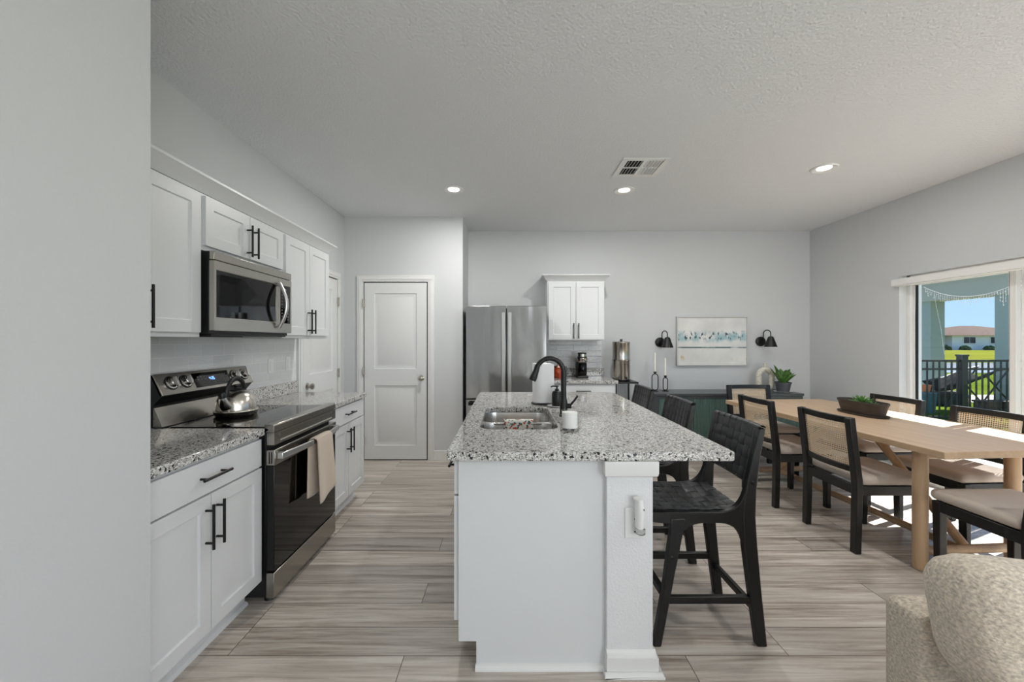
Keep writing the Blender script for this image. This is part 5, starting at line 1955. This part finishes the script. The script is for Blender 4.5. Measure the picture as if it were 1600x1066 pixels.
# low dark fire pit, planters, pots
q = ptw(1478, 622, 9.35)
t = thing('fire_pit', 'low round dark stone fire pit on the grass behind the fence', 'fire pit', (q.x, 9.35, GZ0 - 0.02))
random.seed(5)
mb = MB().lathe([(0.30, 0), (0.36, 0.02), (0.37, 0.24), (0.33, 0.30), (0.26, 0.28), (0.25, 0.05), (0.0001, 0.05)], (q.x, 9.35, GZ0 - 0.019), 24)
mb.build('ring', 'stone', t)
q = ptw(1447, 606, 8.3)
t = thing('terracotta_pot', 'small orange terracotta pot on a teal stand behind the fence', 'pot', (q.x, 8.3, GZ0 - 0.019))
MB().lathe([(0.0001, 0), (0.13, 0), (0.16, 0.40), (0.0001, 0.42)], (q.x, 8.3, GZ0 - 0.019), 20).build('stand', 'tealplastic', t)
MB().lathe([(0.0001, 0.421), (0.055, 0.421), (0.075, 0.53), (0.08, 0.56), (0.07, 0.56), (0.05, 0.5), (0.0001, 0.5)], (q.x, 8.3, GZ0 - 0.019), 20).build('pot', 'terracotta', t)
for px, lab in ((1541, 'square dark planter box behind the fence, next to the lounger'), (1568, 'square dark planter box behind the fence, by the right porch column')):
    q = ptw(px, 628, 8.05)
    t = thing('planter_box', lab, 'planter', (q.x, 8.05, GZ0 - 0.019), 'dark planter boxes outside')
    MB().box(q.x - 0.13, q.x + 0.13, 7.93, 8.17, GZ0 - 0.019, GZ0 + 0.22).build('box', 'stone', t, bevel=0.015)
    MB().box(q.x - 0.145, q.x + 0.145, 7.915, 8.185, GZ0 + 0.22, GZ0 + 0.26).build('rim', 'stone', t, bevel=0.01)

# neighbouring house across the pond
HD = 66.0
hx0 = 56.0
t = thing('house', 'distant white single-storey house with tan hip roof across the pond', 'building', (74, HD + 5, GZ0))
gz = GZ0 - 0.02
ev = 2.25
MB().box(54, 71.0, HD + 1.5, HD + 12, gz, ev).build('wall', 'housew', t)
MB().box(71.0, 88.5, HD - 0.5, HD + 12, gz, ev).build('wall', 'housew', t)


def hip(x0, x1, y0, y1, z, h, name, d=None):
    o_ = 0.5
    x0, x1, y0, y1 = x0 - o_, x1 + o_, y0 - o_, y1 + o_
    d = d or (y1 - y0) / 2
    ym_ = (y0 + y1) / 2
    mb = MB()
    mb.add([(x0, y0, z), (x1, y0, z), (x1, y1, z), (x0, y1, z), (x0 + d, ym_, z + h), (x1 - d, ym_, z + h)],
           [(0, 1, 5, 4), (1, 2, 5), (2, 3, 4, 5), (3, 0, 4), (0, 1, 2, 3)])
    mb.build(name, 'roof', t)


hip(52, 80, HD + 1.5, HD + 12, ev, 1.35, 'roof')
hip(69.5, 90, HD - 0.5, HD + 11, ev + 0.01, 1.75, 'roof', 9.5)
for x0, x1 in ((72.7, 74.7), (77.0, 78.8)):
    wd = MB().box(x0, x1, HD - 0.58, HD - 0.5, 0.95, 2.05).build('window', 'trim', t)
    n = 2
    for k in range(n):
        MB().box(x0 + 0.1 + k * (x1 - x0 - 0.1) / n, x0 + (k + 1) * (x1 - x0 - 0.1) / n, HD - 0.62, HD - 0.585, 1.02, 1.98).build('pane', 'blackglass', wd)
random.seed(9)
for i, (x, y, r, lab) in enumerate(((68.6, HD - 1.4, 0.75, 'dark round shrub against the left wall of the distant house'), (71.6, HD - 1.8, 0.5, 'dark round shrub at the corner of the distant house'),
                                    (75.4, HD - 1.8, 0.5, 'dark round shrub under the windows of the distant house'), (78.0, HD - 1.8, 0.45, 'dark round shrub at the right part of the distant house'))):
    mb = MB()
    for k in range(60):
        a, el = random.random() * 2 * PI, math.asin(random.random() * 0.98)
        p = Vector((math.cos(a) * math.cos(el), math.sin(a) * math.cos(el), math.sin(el))) * r
        mb.lathe([(0.0001, -0.16), (0.14, -0.05), (0.15, 0.06), (0.0001, 0.18)], (x + p.x * 1.3, y + p.y, gz + 0.12 + p.z), 6)
    tag(mb.build('shrub', 'hedge', origin=(x, y, gz)), lab, 'shrub', 'shrubs by the distant house')

# icicle string lights swagged across the glass, outside
t = thing('string_lights', 'clear icicle string lights swagged across the top of the glass door outside', 'string lights', (4.125, 3.66, 1.9))
wire, drops = MB(), MB()
pts = []
random.seed(21)
N = 40
for i in range(N + 1):
    s_ = i / N
    y = 4.07 - 0.79 * s_
    z = 1.905 - 0.045 * s_ - 0.115 * (1 - (2 * s_ - 1) ** 2)
    pts.append((4.13, y, z))
wire.tube(pts, 0.0022, 6)
for i in range(1, N):
    p = Vector(pts[i])
    s_ = i / N
    L = 0.03 + 0.05 * random.random() + (0.10 if s_ > 0.78 else 0) * random.random()
    wire.tube([p, p + Vector((0, 0.008 * (random.random() - 0.5), -L))], 0.0011, 5)
    for k in range(2 + int(L / 0.05)):
        q = p + Vector((0, 0.01 * (random.random() - 0.5), -L * (k + 1) / (2 + int(L / 0.05))))
        drops.lathe([(0.0001, -0.006), (0.003, 0), (0.0001, 0.006)], tuple(q), 6)
q = Vector(pts[5])
tail = [q + Vector((0, -0.012 * k + 0.004 * math.sin(k), -0.075 * k)) for k in range(9)]
wire.tube(tail, 0.0011, 5)
for p in tail[1:]:
    drops.lathe([(0.0001, -0.006), (0.003, 0), (0.0001, 0.006)], tuple(p), 6)
wire.build('wire', 'white', t)
drops.build('bulbs', 'white', t)
